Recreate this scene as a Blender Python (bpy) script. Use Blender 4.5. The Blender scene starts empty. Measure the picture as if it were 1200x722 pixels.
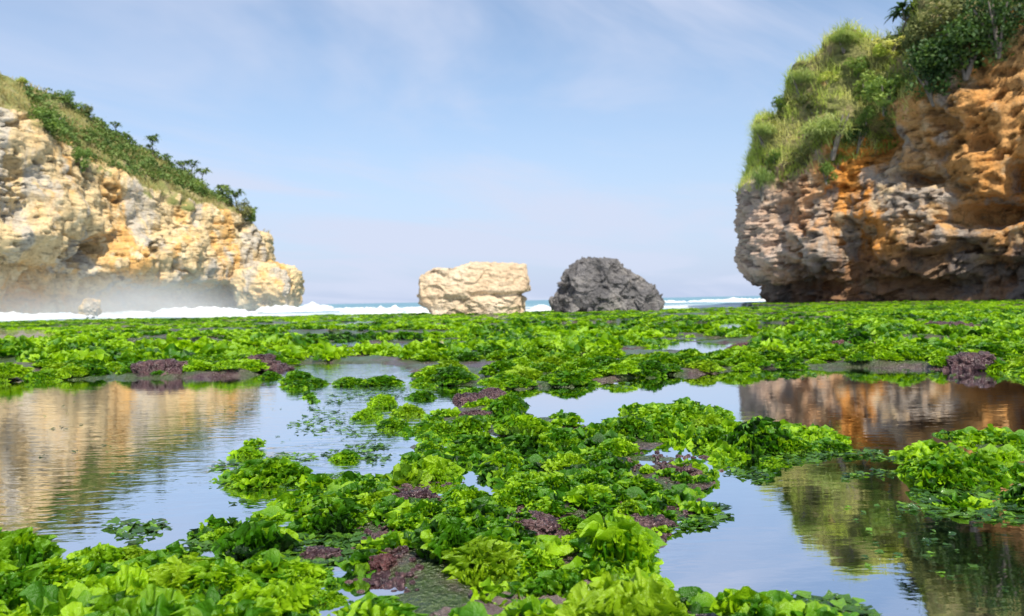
import bpy, math, random
import numpy as np
from mathutils import Matrix, Vector, Euler

rng = np.random.default_rng(7)
random.seed(7)
scene = bpy.context.scene
COL = scene.collection

# ------------------------------------------------------------------ camera
W0, H0, F = 1200.0, 722.0, 1000.0
CAMZ = 0.62
cam_d = bpy.data.cameras.new("camera")
cam = bpy.data.objects.new("camera", cam_d)
COL.objects.link(cam)
RM = Matrix.Rotation(math.radians(90 - 0.5), 4, 'X') @ Matrix.Rotation(math.radians(-1.1), 4, 'Z')
cam.matrix_world = Matrix.Translation((0, 0, CAMZ)) @ RM
cam_d.sensor_width = 36
cam_d.lens = 36 * F / W0
cam_d.clip_start = 0.05
cam_d.clip_end = 20000
cam_d.dof.use_dof = True
cam_d.dof.focus_distance = 2.9
cam_d.dof.aperture_fstop = 5.0
scene.camera = cam
R3 = np.array(RM.to_3x3())


def ray(px, py):
    d = np.array([(px - W0 / 2) / F, -(py - H0 / 2) / F, -1.0])
    return R3 @ d


def at(px, py, depth):            # point at a given distance along +Y
    d = ray(px, py)
    return np.array([0, 0, CAMZ]) + d * (depth / d[1])


def gp(px, py, z=0.0):            # point on the level plane z
    d = ray(px, py)
    return np.array([0, 0, CAMZ]) + d * ((z - CAMZ) / d[2])


def project(P):
    q = (P - np.array([0, 0, CAMZ])) @ R3
    return W0 / 2 + F * q[..., 0] / -q[..., 2], H0 / 2 - F * q[..., 1] / -q[..., 2], -q[..., 2]


# ------------------------------------------------------------------ noise
def _h(ix, iy, iz, seed):
    n = (ix * 374761393 + iy * 668265263 + iz * 2147483647 + seed * 1274126177) & 0xFFFFFFFF
    n = ((n ^ (n >> 13)) * 1274126177) & 0xFFFFFFFF
    n = ((n ^ (n >> 16)) * 2246822519) & 0xFFFFFFFF
    return (n ^ (n >> 15)) & 0xFFFF


_G = rng.normal(size=(4096, 3))
_G /= np.linalg.norm(_G, axis=1)[:, None]


def pn(x, y, z, seed=0):
    x, y, z = np.broadcast_arrays(np.asarray(x, float), np.asarray(y, float), np.asarray(z, float))
    ix, iy, iz = np.floor(x).astype(np.int64), np.floor(y).astype(np.int64), np.floor(z).astype(np.int64)
    fx, fy, fz = x - ix, y - iy, z - iz
    u, v, w = [f * f * f * (f * (f * 6 - 15) + 10) for f in (fx, fy, fz)]
    out = 0
    for dx in (0, 1):
        for dy in (0, 1):
            for dz in (0, 1):
                g = _G[_h(ix + dx, iy + dy, iz + dz, seed) % 4096]
                dot = g[..., 0] * (fx - dx) + g[..., 1] * (fy - dy) + g[..., 2] * (fz - dz)
                out = out + dot * (u if dx else 1 - u) * (v if dy else 1 - v) * (w if dz else 1 - w)
    return out * 1.6


def fbm(x, y, z, oct=4, seed=0, gain=0.5):
    a, s, f = 1.0, 0.0, 1.0
    for i in range(oct):
        s = s + a * pn(x * f, y * f, z * f, seed + i * 17)
        a *= gain
        f *= 2.03
    return s


def ridged(x, y, z, oct=3, seed=0):
    a, s, f = 1.0, 0.0, 1.0
    for i in range(oct):
        s = s + a * (1 - 2.2 * np.abs(pn(x * f, y * f, z * f, seed + i * 31)))
        a *= 0.5
        f *= 2.1
    return s


def cells(x, y, z, size, seed=0):
    """one random value per irregular block: broken rock faces"""
    wx = x + 0.35 * size * pn(x / size, y / size, z / size, seed + 5)
    wz = z + 0.35 * size * pn(x / size, y / size, z / size, seed + 6)
    X, Y, Z = wx / size, y / size, wz / size
    ix, iy, iz = np.floor(X).astype(np.int64), np.floor(Y).astype(np.int64), np.floor(Z).astype(np.int64)
    b1 = np.full(X.shape, 1e9); v1 = np.zeros(X.shape)
    for a in (-1, 0, 1):
        for b in (-1, 0, 1):
            for c in (-1, 0, 1):
                jx, jy, jz = ix + a, iy + b, iz + c
                h1 = _h(jx, jy, jz, seed) / 65536.0; h2 = _h(jx, jy, jz, seed + 101) / 65536.0
                h3 = _h(jx, jy, jz, seed + 202) / 65536.0; h4 = _h(jx, jy, jz, seed + 303) / 65536.0
                d = (jx + h1 - X) ** 2 + (jy + h2 - Y) ** 2 + (jz + h3 - Z) ** 2
                # a tilted facet on each block
                val = (h4 - 0.5) * 1.4 + (h1 - 0.5) * (X - jx - h1) + (h2 - 0.5) * (Z - jz - h3)
                m = d < b1
                v1 = np.where(m, val, v1); b1 = np.where(m, d, b1)
    return v1


def sstep(a, b, x):
    t = np.clip((x - a) / (b - a), 0, 1)
    return t * t * (3 - 2 * t)


# ------------------------------------------------------------------ mesh helpers
def mesh_np(name, V, Q, smooth=True, attrs=None):
    V = np.ascontiguousarray(V, np.float32)
    Q = np.ascontiguousarray(Q, np.int32)
    k = Q.shape[1]
    me = bpy.data.meshes.new(name)
    me.vertices.add(len(V))
    me.vertices.foreach_set("co", V.ravel())
    me.loops.add(Q.size)
    me.loops.foreach_set("vertex_index", Q.ravel())
    me.polygons.add(len(Q))
    me.polygons.foreach_set("loop_start", np.arange(0, Q.size, k, dtype=np.int32))
    me.polygons.foreach_set("loop_total", np.full(len(Q), k, np.int32))
    me.polygons.foreach_set("use_smooth", np.full(len(Q), smooth, bool))
    for n, a in (attrs or {}).items():
        at_ = me.attributes.new(n, 'FLOAT', 'POINT')
        at_.data.foreach_set("value", np.ascontiguousarray(a, np.float32))
    me.update(calc_edges=True)
    me.validate()
    return me


def link(name, me, mat=None, parent=None):
    o = bpy.data.objects.new(name, me)
    COL.objects.link(o)
    if mat is not None and not me.materials:
        me.materials.append(mat)
    if parent is not None:
        o.parent = parent
    return o


def tag(o, label=None, cat=None, group=None, kind=None):
    if label: o["label"] = label
    if cat: o["category"] = cat
    if group: o["group"] = group
    if kind: o["kind"] = kind
    return o


def grid_quads(nr, nc):
    a = np.arange(nr * nc).reshape(nr, nc)
    return np.stack([a[:-1, :-1], a[:-1, 1:], a[1:, 1:], a[1:, :-1]], -1).reshape(-1, 4)


# ------------------------------------------------------------------ materials
class NT:
    def __init__(self, name):
        self.m = bpy.data.materials.new(name)
        self.m.use_nodes = True
        self.t = self.m.node_tree
        self.t.nodes.clear()
        self.out = self.n('ShaderNodeOutputMaterial')

    def n(self, typ, **kw):
        nd = self.t.nodes.new(typ)
        for k, v in kw.items():
            if k.startswith('_'):
                setattr(nd, k[1:], v)
            else:
                s = nd.inputs[k.replace('__', ' ')] if not k.startswith('i') or not k[1:].isdigit() else nd.inputs[int(k[1:])]
                if hasattr(v, 'bl_idname') and hasattr(v, 'is_output'):
                    self.t.links.new(v, s)
                else:
                    s.default_value = v
        return nd

    def noise(self, vec, scale, detail=4, rough=0.55, dist=0.0):
        nd = self.n('ShaderNodeTexNoise', Scale=scale, Detail=detail, Roughness=rough, Distortion=dist)
        self.t.links.new(vec, nd.inputs['Vector'])
        return nd.outputs[0]

    def ramp(self, fac, stops, interp='LINEAR'):
        nd = self.n('ShaderNodeValToRGB')
        nd.color_ramp.interpolation = interp
        e = nd.color_ramp.elements
        while len(e) < len(stops): e.new(0.5)
        for el, (p, c) in zip(e, stops):
            el.position = p
            el.color = (*c, 1) if len(c) == 3 else c
        self.t.links.new(fac, nd.inputs[0])
        return nd.outputs[0]

    def step(self, fac, a, b):
        nd = self.n('ShaderNodeMapRange', i1=a, i2=b)
        nd.interpolation_type = 'SMOOTHSTEP'
        self.t.links.new(fac, nd.inputs[0])
        return nd.outputs[0]

    def mix(self, fac, a, b, blend='MIX'):
        nd = self.n('ShaderNodeMix', _data_type='RGBA', _blend_type=blend)
        for s, v in ((nd.inputs[0], fac), (nd.inputs[6], a), (nd.inputs[7], b)):
            if hasattr(v, 'is_output'):
                self.t.links.new(v, s)
            else:
                s.default_value = v if isinstance(v, (int, float)) else ((*v, 1) if len(v) == 3 else v)
        return nd.outputs[2]

    def math(self, op, a, b=None):
        nd = self.n('ShaderNodeMath', _operation=op)
        for s, v in ((nd.inputs[0], a), (nd.inputs[1], b)):
            if v is None: continue
            if hasattr(v, 'is_output'):
                self.t.links.new(v, s)
            else:
                s.default_value = v
        return nd.outputs[0]

    def pos(self, sx=1, sy=1, sz=1):
        g = self.n('ShaderNodeNewGeometry')
        mp = self.n('ShaderNodeMapping')
        mp.inputs['Scale'].default_value = (sx, sy, sz)
        self.t.links.new(g.outputs['Position'], mp.inputs['Vector'])
        return mp.outputs[0]

    def obj(self):
        return self.n('ShaderNodeTexCoord').outputs['Object']

    def attr(self, name):
        nd = self.n('ShaderNodeAttribute')
        nd.attribute_name = name
        return nd.outputs['Fac']

    def bump(self, h, strength, dist, normal=None):
        nd = self.n('ShaderNodeBump', Strength=strength, Distance=dist)
        self.t.links.new(h, nd.inputs['Height'])
        if normal is not None:
            self.t.links.new(normal, nd.inputs['Normal'])
        return nd.outputs[0]

    def principled(self, **kw):
        nd = self.n('ShaderNodeBsdfPrincipled')
        for k, v in kw.items():
            s = nd.inputs[k.replace('_', ' ')]
            if hasattr(v, 'is_output'):
                self.t.links.new(v, s)
            else:
                s.default_value = (*v, 1) if isinstance(v, tuple) and len(v) == 3 else v
        return nd.outputs[0]

    def done(self, sh):
        self.t.links.new(sh, self.out.inputs['Surface'])
        return self.m


def leaf_mat(name, dark, mid, light, transl=0.4, rough=0.35, spec=0.5, scale=6.0, olive=False):
    n = NT(name)
    tint = n.attr('tint')
    oi = n.n('ShaderNodeObjectInfo').outputs['Random']
    nz = n.noise(n.pos(), scale, 2)
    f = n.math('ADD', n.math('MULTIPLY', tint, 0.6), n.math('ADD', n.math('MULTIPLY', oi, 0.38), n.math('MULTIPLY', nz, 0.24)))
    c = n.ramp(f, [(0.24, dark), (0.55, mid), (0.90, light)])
    if olive: c = n.mix(n.math('MULTIPLY', n.step(n.math('ADD', oi, n.math('MULTIPLY', nz, 0.2)), 0.97, 1.08), 0.3), c, (0.20, 0.24, 0.02))
    wr = n.bump(n.noise(n.pos(), scale * 30, 4, 0.6), 0.5, 0.06 / scale)
    p = n.principled(Base_Color=c, Roughness=rough, Specular_IOR_Level=spec, Normal=wr)
    tr = n.n('ShaderNodeBsdfTranslucent')
    c2 = n.mix(1.0, c, (1.12, 1.12, 0.6), 'MULTIPLY')
    n.t.links.new(c2, tr.inputs[0])
    mx = n.n('ShaderNodeMixShader', Fac=transl)
    n.t.links.new(p, mx.inputs[1])
    n.t.links.new(tr.outputs[0], mx.inputs[2])
    return n.done(mx.outputs[0])


M = {}
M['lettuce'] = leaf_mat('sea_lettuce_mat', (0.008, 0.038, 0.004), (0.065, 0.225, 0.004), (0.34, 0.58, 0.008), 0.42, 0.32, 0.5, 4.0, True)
M['wet_leaf'] = leaf_mat('wet_leaf_mat', (0.012, 0.04, 0.008), (0.04, 0.11, 0.015), (0.14, 0.3, 0.02), 0.2, 0.12, 0.9, 3.0)
M['bush_dark'] = leaf_mat('dark_bush_mat', (0.018, 0.048, 0.012), (0.055, 0.12, 0.026), (0.16, 0.24, 0.05), 0.3, 0.4, 0.4, 1.0)
M['bush'] = leaf_mat('bush_mat', (0.08, 0.15, 0.035), (0.17, 0.27, 0.06), (0.30, 0.40, 0.09), 0.35, 0.5, 0.3, 0.8)
M['thicket'] = leaf_mat('thicket_mat', (0.06, 0.11, 0.035), (0.13, 0.21, 0.055), (0.25, 0.32, 0.10), 0.3, 0.6, 0.2, 0.5)
M['bush_olive'] = leaf_mat('olive_bush_mat', (0.09, 0.12, 0.04), (0.17, 0.20, 0.07), (0.28, 0.28, 0.11), 0.25, 0.6, 0.2, 0.5)
M['grass_light'] = leaf_mat('light_grass_mat', (0.22, 0.32, 0.05), (0.46, 0.56, 0.11), (0.68, 0.66, 0.26), 0.4, 0.6, 0.2, 0.35)
M['dry_grass'] = leaf_mat('dry_grass_mat', (0.18, 0.17, 0.06), (0.32, 0.27, 0.11), (0.45, 0.40, 0.16), 0.3, 0.7, 0.1, 0.3)


def cliff_mat(name, base, orange, grey, pale, dark_z=None, orange_amt=0.5, dark_amt=0.5, bumps=1.0):
    n = NT(name)
    p = n.pos()
    pv = n.pos(1, 1, 0.28)
    ph = n.pos(0.35, 0.35, 1.6)
    big = n.noise(pv, 0.16, 5, 0.6, 0.6)
    med = n.noise(p, 0.55, 6, 0.62)
    fine = n.noise(p, 2.6, 5, 0.65)
    c = n.mix(n.step(big, 0.56 - 0.16 * orange_amt, 0.62), base, orange)
    gm = n.noise(n.pos(1, 1, 0.4), 0.23, 5, 0.6, 0.4)
    c = n.mix(n.step(gm, 0.52, 0.62), c, grey)
    c = n.mix(n.step(med, 0.52, 0.68), c, pale)
    st = n.noise(n.pos(1, 1, 0.07), 0.8, 5, 0.65, 0.3)
    c = n.mix(n.math('MULTIPLY', n.step(st, 0.56, 0.70), dark_amt), c, (0.09, 0.065, 0.045))
    lay = n.noise(ph, 0.9, 4, 0.6)
    c = n.mix(n.math('MULTIPLY', n.step(lay, 0.55, 0.66), 0.45), c, (0.16, 0.10, 0.05))
    c = n.mix(n.math('MULTIPLY', n.step(fine, 0.5, 0.66), 0.6), c, n.mix(1, c, (0.42, 0.36, 0.33), 'MULTIPLY'))
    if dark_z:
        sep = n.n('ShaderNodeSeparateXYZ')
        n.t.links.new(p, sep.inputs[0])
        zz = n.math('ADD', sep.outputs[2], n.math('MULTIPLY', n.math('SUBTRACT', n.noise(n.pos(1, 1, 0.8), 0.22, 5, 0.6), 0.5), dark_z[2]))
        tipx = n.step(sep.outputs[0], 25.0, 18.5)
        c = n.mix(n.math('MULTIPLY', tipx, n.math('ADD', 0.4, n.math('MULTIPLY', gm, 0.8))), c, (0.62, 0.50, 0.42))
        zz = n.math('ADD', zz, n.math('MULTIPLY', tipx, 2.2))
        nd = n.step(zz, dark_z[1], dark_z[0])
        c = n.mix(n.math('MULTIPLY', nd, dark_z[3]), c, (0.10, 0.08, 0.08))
    veg = n.attr('veg')
    ve = n.ramp(n.noise(p, 0.5, 5, 0.6), [(0.3, (0.14, 0.17, 0.05)), (0.5, (0.25, 0.25, 0.09)), (0.7, (0.36, 0.28, 0.16))])
    vn = n.step(n.math('ADD', veg, n.math('MULTIPLY', n.math('SUBTRACT', n.noise(p, 0.35, 6, 0.65), 0.5), 2.2)), 0.5, 0.72)
    c = n.mix(vn, c, ve)
    hgt = n.math('ADD', n.math('MULTIPLY', n.noise(p, 1.3, 8, 0.68), 1.0), n.math('MULTIPLY', n.noise(n.pos(1, 1, 3), 0.8, 5, 0.6), 0.5))
    nb = n.bump(hgt, 1.0, 0.75 * bumps)
    return n.done(n.principled(Base_Color=c, Roughness=0.9, Specular_IOR_Level=0.2, Normal=nb))


M['cliff_left'] = cliff_mat('pale_limestone', (0.67, 0.51, 0.28), (0.70, 0.41, 0.14), (0.49, 0.44, 0.36), (0.74, 0.62, 0.40), None, 0.55, 0.28, 0.7)
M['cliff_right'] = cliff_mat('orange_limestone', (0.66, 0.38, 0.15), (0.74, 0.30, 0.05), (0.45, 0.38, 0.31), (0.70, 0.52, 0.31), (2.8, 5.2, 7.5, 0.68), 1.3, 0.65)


def rock_mat(name, c1, c2, c3, scale, rough=0.85, bumpd=0.1, spec=0.3, local=False, nod=0, nodc=None):
    n = NT(name)
    p = n.obj() if local else n.pos()
    a = n.noise(p, scale, 6, 0.62, 0.3)
    b = n.noise(p, scale * 3.7, 5, 0.65)
    c = n.ramp(a, [(0.3, c1), (0.5, c2), (0.7, c3)])
    c = n.mix(n.math('MULTIPLY', n.step(b, 0.5, 0.72), 0.5), c, n.mix(1, c, (0.5, 0.45, 0.42), 'MULTIPLY'))
    v = n.n('ShaderNodeTexVoronoi', Scale=scale * 9)
    n.t.links.new(p, v.inputs['Vector'])
    if nod:
        v.inputs['Scale'].default_value = nod
        c = n.mix(n.math('MULTIPLY', n.step(v.outputs[0], 0.45, 0.1), 0.75), c, nodc)
    h = n.math('ADD', n.noise(p, scale * 4, 8, 0.7), n.math('MULTIPLY', v.outputs[0], -1.0 if nod else -0.35))
    return n.done(n.principled(Base_Color=c, Roughness=rough, Specular_IOR_Level=spec, Normal=n.bump(h, 0.9, bumpd)))


M['white_rock'] = rock_mat('cream_rock', (0.46, 0.32, 0.20), (0.63, 0.49, 0.33), (0.71, 0.60, 0.45), 0.55, bumpd=0.35)
M['black_rock'] = rock_mat('charcoal_rock', (0.06, 0.06, 0.064), (0.17, 0.163, 0.165), (0.33, 0.31, 0.29), 0.8, bumpd=0.4)
M['purple_rock'] = rock_mat('purple_brown_rock', (0.025, 0.012, 0.016), (0.075, 0.036, 0.042), (0.19, 0.115, 0.105), 11.0, 0.28, 0.03, 0.7, nod=75, nodc=(0.30, 0.19, 0.19))
M['maroon_rock'] = rock_mat('maroon_rock', (0.05, 0.016, 0.018), (0.10, 0.036, 0.038), (0.18, 0.08, 0.07), 9.0, 0.3, 0.03, 0.6, nod=60, nodc=(0.2, 0.09, 0.085))
M['slab_rock'] = rock_mat('grey_slab', (0.06, 0.04, 0.04), (0.15, 0.11, 0.105), (0.27, 0.20, 0.165), 9.0, 0.25, 0.02, 0.6)


def reef_mat():
    n = NT('reef_rock_mat')
    p = n.pos()
    a = n.noise(p, 1.3, 6, 0.6, 0.4)
    b = n.noise(p, 9.0, 5, 0.65)
    c = n.ramp(a, [(0.30, (0.03, 0.025, 0.02)), (0.45, (0.06, 0.03, 0.035)), (0.55, (0.10, 0.07, 0.055)), (0.68, (0.045, 0.022, 0.027))])
    c = n.mix(n.math('MULTIPLY', n.step(b, 0.5, 0.68), 0.7), c, (0.15, 0.11, 0.10))
    g = n.noise(p, 2.2, 4, 0.6)
    far = n.attr('land')
    c = n.mix(n.math('MULTIPLY', n.step(g, 0.40, 0.54), n.math('MULTIPLY', far, 0.85)), c, (0.04, 0.085, 0.012))
    bed = n.ramp(n.noise(p, 2.5, 6, 0.65), [(0.3, (0.018, 0.02, 0.010)), (0.55, (0.05, 0.045, 0.022)), (0.75, (0.11, 0.09, 0.05))])
    c = n.mix(n.step(n.attr('deep'), 0.2, 0.8), c, bed)
    v = n.n('ShaderNodeTexVoronoi', Scale=70.0)
    n.t.links.new(p, v.inputs['Vector'])
    h = n.math('ADD', n.math('MULTIPLY', n.noise(p, 25, 6, 0.7), 1.0), n.math('MULTIPLY', v.outputs[0], -0.5))
    return n.done(n.principled(Base_Color=c, Roughness=0.28, Specular_IOR_Level=0.7, Normal=n.bump(h, 1.0, 0.03)))


M['reef'] = reef_mat()


def water_mat():
    n = NT('pool_water_mat')
    rip = n.attr('ripple')
    h1 = n.noise(n.pos(1.0, 2.6, 1), 5.5, 3, 0.5, 0.3)
    h2 = n.noise(n.pos(1.0, 2.0, 1), 22, 2, 0.5, 0.2)
    h3 = n.noise(n.pos(1, 1.6, 1), 1.1, 2, 0.5)
    h = n.math('ADD', n.math('MULTIPLY', h1, 1.0), n.math('ADD', n.math('MULTIPLY', h2, 0.16), n.math('MULTIPLY', h3, 1.2)))
    bp = n.n('ShaderNodeBump', Distance=0.02)
    n.t.links.new(n.math('MULTIPLY', rip, 1.0), bp.inputs['Strength'])
    n.t.links.new(h, bp.inputs['Height'])
    fr = n.n('ShaderNodeFresnel', IOR=2.2)
    n.t.links.new(bp.outputs[0], fr.inputs['Normal'])
    gl = n.n('ShaderNodeBsdfGlossy', Roughness=0.015, Color=(0.96, 0.97, 1, 1))
    n.t.links.new(bp.outputs[0], gl.inputs['Normal'])
    tr = n.n('ShaderNodeBsdfTransparent', Color=(0.62, 0.72, 0.68, 1))
    mx = n.n('ShaderNodeMixShader')
    n.t.links.new(n.math('ADD', n.math('MULTIPLY', fr.outputs[0], 0.2), 0.8), mx.inputs[0])
    n.t.links.new(tr.outputs[0], mx.inputs[1])
    n.t.links.new(gl.outputs[0], mx.inputs[2])
    return n.done(mx.outputs[0])


M['water'] = water_mat()


def sea_mat():
    n = NT('sea_mat')
    p = n.pos(0.35, 1, 1)
    h = n.noise(p, 0.35, 6, 0.62)
    foam = n.noise(n.pos(0.25, 1, 1), 0.09, 7, 0.68, 0.4)
    c = n.ramp(n.noise(n.pos(0.02, 0.05, 1), 0.2, 3), [(0.3, (0.09, 0.20, 0.27)), (0.7, (0.12, 0.28, 0.32))])
    g = n.n('ShaderNodeNewGeometry')
    sep = n.n('ShaderNodeSeparateXYZ')
    n.t.links.new(g.outputs['Position'], sep.inputs[0])
    near = n.step(sep.outputs[1], 260.0, 60.0)
    fm = n.math('MULTIPLY', n.step(n.math('ADD', foam, n.math('MULTIPLY', near, 0.12)), 0.60, 0.70), 0.9)
    c = n.mix(fm, c, (0.8, 0.82, 0.83))
    return n.done(n.principled(Base_Color=c, Roughness=0.35, Specular_IOR_Level=0.4, Normal=n.bump(h, 1.0, 0.5)))


M['sea'] = sea_mat()


def foam_mat():
    n = NT('foam_mat')
    nz = n.noise(n.pos(1, 1, 1.4), 0.9, 6, 0.7)
    c = n.ramp(nz, [(0.36, (0.36, 0.44, 0.48)), (0.54, (0.68, 0.70, 0.71))])
    return n.done(n.principled(Base_Color=c, Roughness=0.8, Specular_IOR_Level=0.1, Normal=n.bump(nz, 0.8, 0.4)))


M['foam'] = foam_mat()
n = NT('bark_mat')
M['bark'] = n.done(n.principled(Base_Color=n.ramp(n.noise(n.pos(1, 1, .4), 6, 4), [(0.3, (0.10, 0.085, 0.07)), (0.7, (0.25, 0.22, 0.18))]), Roughness=0.9))


# ------------------------------------------------------------------ plan of the reef, traced as pools on level ground
def poly(pts):
    return np.array([gp(*p)[:2] for p in pts])


def inside(P, x, y):
    x, y = np.asarray(x, float), np.asarray(y, float)
    if x.ndim and x.size > 50:
        mn, mx = P.min(0), P.max(0)
        m = (x > mn[0]) & (x < mx[0]) & (y > mn[1]) & (y < mx[1])
        r = np.zeros(x.shape, bool)
        if m.any(): r[m] = _inside(P, x[m], y[m])
        return r
    return _inside(P, x, y)


def _inside(P, x, y):
    r = np.zeros(np.shape(x), bool)
    j = len(P) - 1
    for i in range(len(P)):
        xi, yi, xj, yj = P[i][0], P[i][1], P[j][0], P[j][1]
        c = ((yi > y) != (yj > y)) & (x < (xj - xi) * (y - yi) / (yj - yi + 1e-12) + xi)
        r ^= c
        j = i
    return r


DEEP = [poly(p) for p in (
    [(-500, 452), (0, 447), (130, 444), (215, 441), (290, 440), (325, 447), (362, 470), (395, 492), (385, 512), (340, 523), (280, 528),
     (258, 545), (282, 570), (325, 588), (315, 600), (255, 605), (225, 628), (150, 622), (60, 632), (0, 634), (-500, 640)],
    [(500, 452), (545, 458), (650, 455), (720, 445), (790, 440), (870, 436), (1000, 437), (1200, 445), (1600, 442), (1600, 515), (1200, 505), (1100, 500),
     (1055, 522), (1010, 520), (990, 505), (930, 490), (880, 482), (850, 480), (800, 472), (745, 472), (700, 494), (640, 484), (600, 466),
     (560, 477), (520, 484), (497, 472)],
    [(825, 585), (850, 562), (900, 550), (1000, 542), (1050, 545), (1075, 578), (1140, 604), (1200, 600), (1600, 590), (1600, 900), (1000, 900),
     (1020, 722), (985, 708), (930, 704), (840, 722), (800, 694), (778, 660), (795, 628), (835, 605)])]
SHAL = [poly(p) for p in (
    [(365, 452), (400, 447), (430, 460), (480, 440), (510, 455), (505, 482), (484, 498), (474, 520), (440, 558), (405, 565), (348, 580), (330, 600),
     (262, 612), (228, 640), (250, 600), (280, 570), (258, 545), (330, 520), (390, 500)],
    [(228, 642), (330, 602), (420, 612), (440, 628), (420, 655), (382, 682), (340, 678), (300, 650)],
    [(855, 530), (1000, 528), (1060, 520), (1062, 552), (900, 558), (840, 575)],
    [(755, 602), (835, 590), (800, 645), (770, 665)],
    [(780, 386), (850, 378), (950, 379), (1090, 384), (930, 389), (840, 388)],
    [(-200, 390), (0, 386), (60, 385), (95, 394), (60, 403), (0, 403), (-200, 405)],
    [(660, 380), (740, 376), (770, 382), (700, 388)],
    [(300, 436), (360, 425), (480, 428), (490, 445), (400, 450), (330, 448)],
    [(880, 432), (1000, 430), (1200, 434), (1200, 446), (1000, 443), (870, 446)])]


def edge_y(x):                      # seaward edge of the reef
    return 46 + 2.2 * pn(x * 0.12, 0.3, 0, 5) + 1.2 * pn(x * 0.4, 0.3, 0, 6) + 32 * sstep(15.5, 21, x) - 0.02 * np.minimum(x, 0)


_J = rng.normal(size=(7, 2))


def plan(x, y, soft=0.018):
    """deep share, shallow share at (x, y)"""
    d = np.zeros(np.shape(x)); s = np.zeros(np.shape(x))
    wob = 0.03 + 0.012 * y
    wx = pn(x * 3.1, y * 1.8, 3.3, 41) * wob + pn(x * 9, y * 6, 1.3, 42) * wob * 0.5
    wy = pn(x * 3.1, y * 1.8, 8.3, 43) * wob * 2 + pn(x * 9, y * 6, 5.3, 44) * wob
    for j in _J:
        xx = x + wx + j[0] * soft * (0.6 + y * 0.5)
        yy = y + wy + j[1] * soft * (0.6 + y * 0.8)
        dd = np.zeros(np.shape(x), bool); ss = dd.copy()
        for P in DEEP: dd |= inside(P, xx, yy)
        for P in SHAL: ss |= inside(P, xx, yy)
        d += dd; s += ss & ~dd
    d, s = d / len(_J), s / len(_J)
    # thin channels winding through the back of the reef
    ch = sstep(0.15, 0.22, fbm(x * 0.22, y * 0.50, 9.1, 4, 47)) * sstep(8.0, 10.5, y + 3.0 * sstep(-2.0, -3.5, x) * -1)
    s = np.maximum(s, ch * (1 - d))
    return d, s


def reef_height(x, y):
    d, s = plan(x, y)
    n1 = fbm(x * 0.9, y * 0.9, 0.5, 4, 51)
    n2 = fbm(x * 5, y * 5, 0.5, 3, 52)
    n3 = fbm(x * 22, y * 22, 0.5, 2, 53)
    n0 = fbm(x * 0.28, y * 0.42, 4.5, 3, 54)
    far = sstep(12, 34, y)
    land = -0.006 + 0.030 * sstep(5.2, 7.0, y) + 0.034 * n1 + 0.02 * n2 + 0.006 * n3 + 0.085 * n0 * sstep(6, 10, y) * (1 - 0.5 * far) - 0.022 * far
    shal = -0.030 - 0.02 * sstep(6, 10, y) + 0.016 * n1 + 0.014 * n2 + 0.006 * n3
    deep = -0.13 + 0.05 * n1 + 0.02 * n2
    z = land * (1 - d - s) + shal * s + deep * d
    e = sstep(-0.2, 2.0, y - edge_y(x))
    return z * (1 - e) - 1.6 * e, d, s


# ------------------------------------------------------------------ reef sheet
nr, nc = 620, 460
ys = -0.6 + 0.9 * (np.exp(np.linspace(0, math.log((86 + 0.9) / 0.9), nr)) - 1) * 1.0
rat = np.linspace(-1.35, 1.35, nc)
Y, T = np.meshgrid(ys, rat, indexing='ij')
X = T * (Y + 2.2)
Z, D_, S_ = reef_height(X, Y)
me = mesh_np('reef_ground', np.stack([X, Y, Z], -1).reshape(-1, 3), grid_quads(nr, nc), True,
             {'deep': D_.ravel(), 'land': (1 - D_ - S_).ravel()})
tag(link('ground', me, M['reef']), 'wet brown and purple reef flat with tide pools', kind='structure')

def zfast(x, y):
    r = np.log((np.asarray(y, float) + 0.6) / 0.9 + 1) / math.log((86 + 0.9) / 0.9) * (nr - 1)
    c = (np.asarray(x, float) / (np.asarray(y, float) + 2.2) + 1.35) / 2.7 * (nc - 1)
    r = np.clip(r, 0, nr - 1.001); c = np.clip(c, 0, nc - 1.001)
    i, j = r.astype(int), c.astype(int)
    fr, fc = r - i, c - j
    return (Z[i, j] * (1 - fc) + Z[i, j + 1] * fc) * (1 - fr) + (Z[i + 1, j] * (1 - fc) + Z[i + 1, j + 1] * fc) * fr


# pool water
nr2, nc2 = 160, 120
ys2 = -0.6 + 0.9 * (np.exp(np.linspace(0, math.log((44.0 + 0.9) / 0.9), nr2)) - 1)
Y2, T2 = np.meshgrid(ys2, np.linspace(-1.4, 1.4, nc2), indexing='ij')
X2 = T2 * (Y2 + 2.2)
d2, s2 = plan(X2, Y2)
rip = 0.020 + 0.34 * s2 * sstep(-0.4, 0.1, -X2 - 0.15 * Y2 + 0.5) + 0.03 * s2 + 0.045 * (X2 < -0.4) * d2 * sstep(0.2, 1.6, -X2)
me = mesh_np('pool_water', np.stack([X2, Y2, 0 * X2], -1).reshape(-1, 3), grid_quads(nr2, nc2), True, {'ripple': rip.ravel()})
tag(link('water', me, M['water']), 'still shallow water in the tide pools', kind='structure')

# sea out to the horizon
nr3, nc3 = 260, 200
ys3 = 44 * np.exp(np.linspace(0, math.log(9000 / 44), nr3))
Y3, T3 = np.meshgrid(ys3, np.linspace(-1.6, 1.6, nc3), indexing='ij')
X3 = T3 * (Y3 + 20)
Z3 = -0.32 + 0.16 * fbm(X3 * 0.05, Y3 * 0.2, 0, 3, 61) + 0.10 * pn(X3 * 0.02, Y3 * 0.06, 1, 62)
Z3 = np.where(Y3 > 900, -0.32, Z3)
me = mesh_np('sea', np.stack([X3, Y3, Z3], -1).reshape(-1, 3), grid_quads(nr3, nc3), True)
tag(link('sea', me, M['sea']), 'blue green sea beyond the reef', kind='structure')


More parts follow.
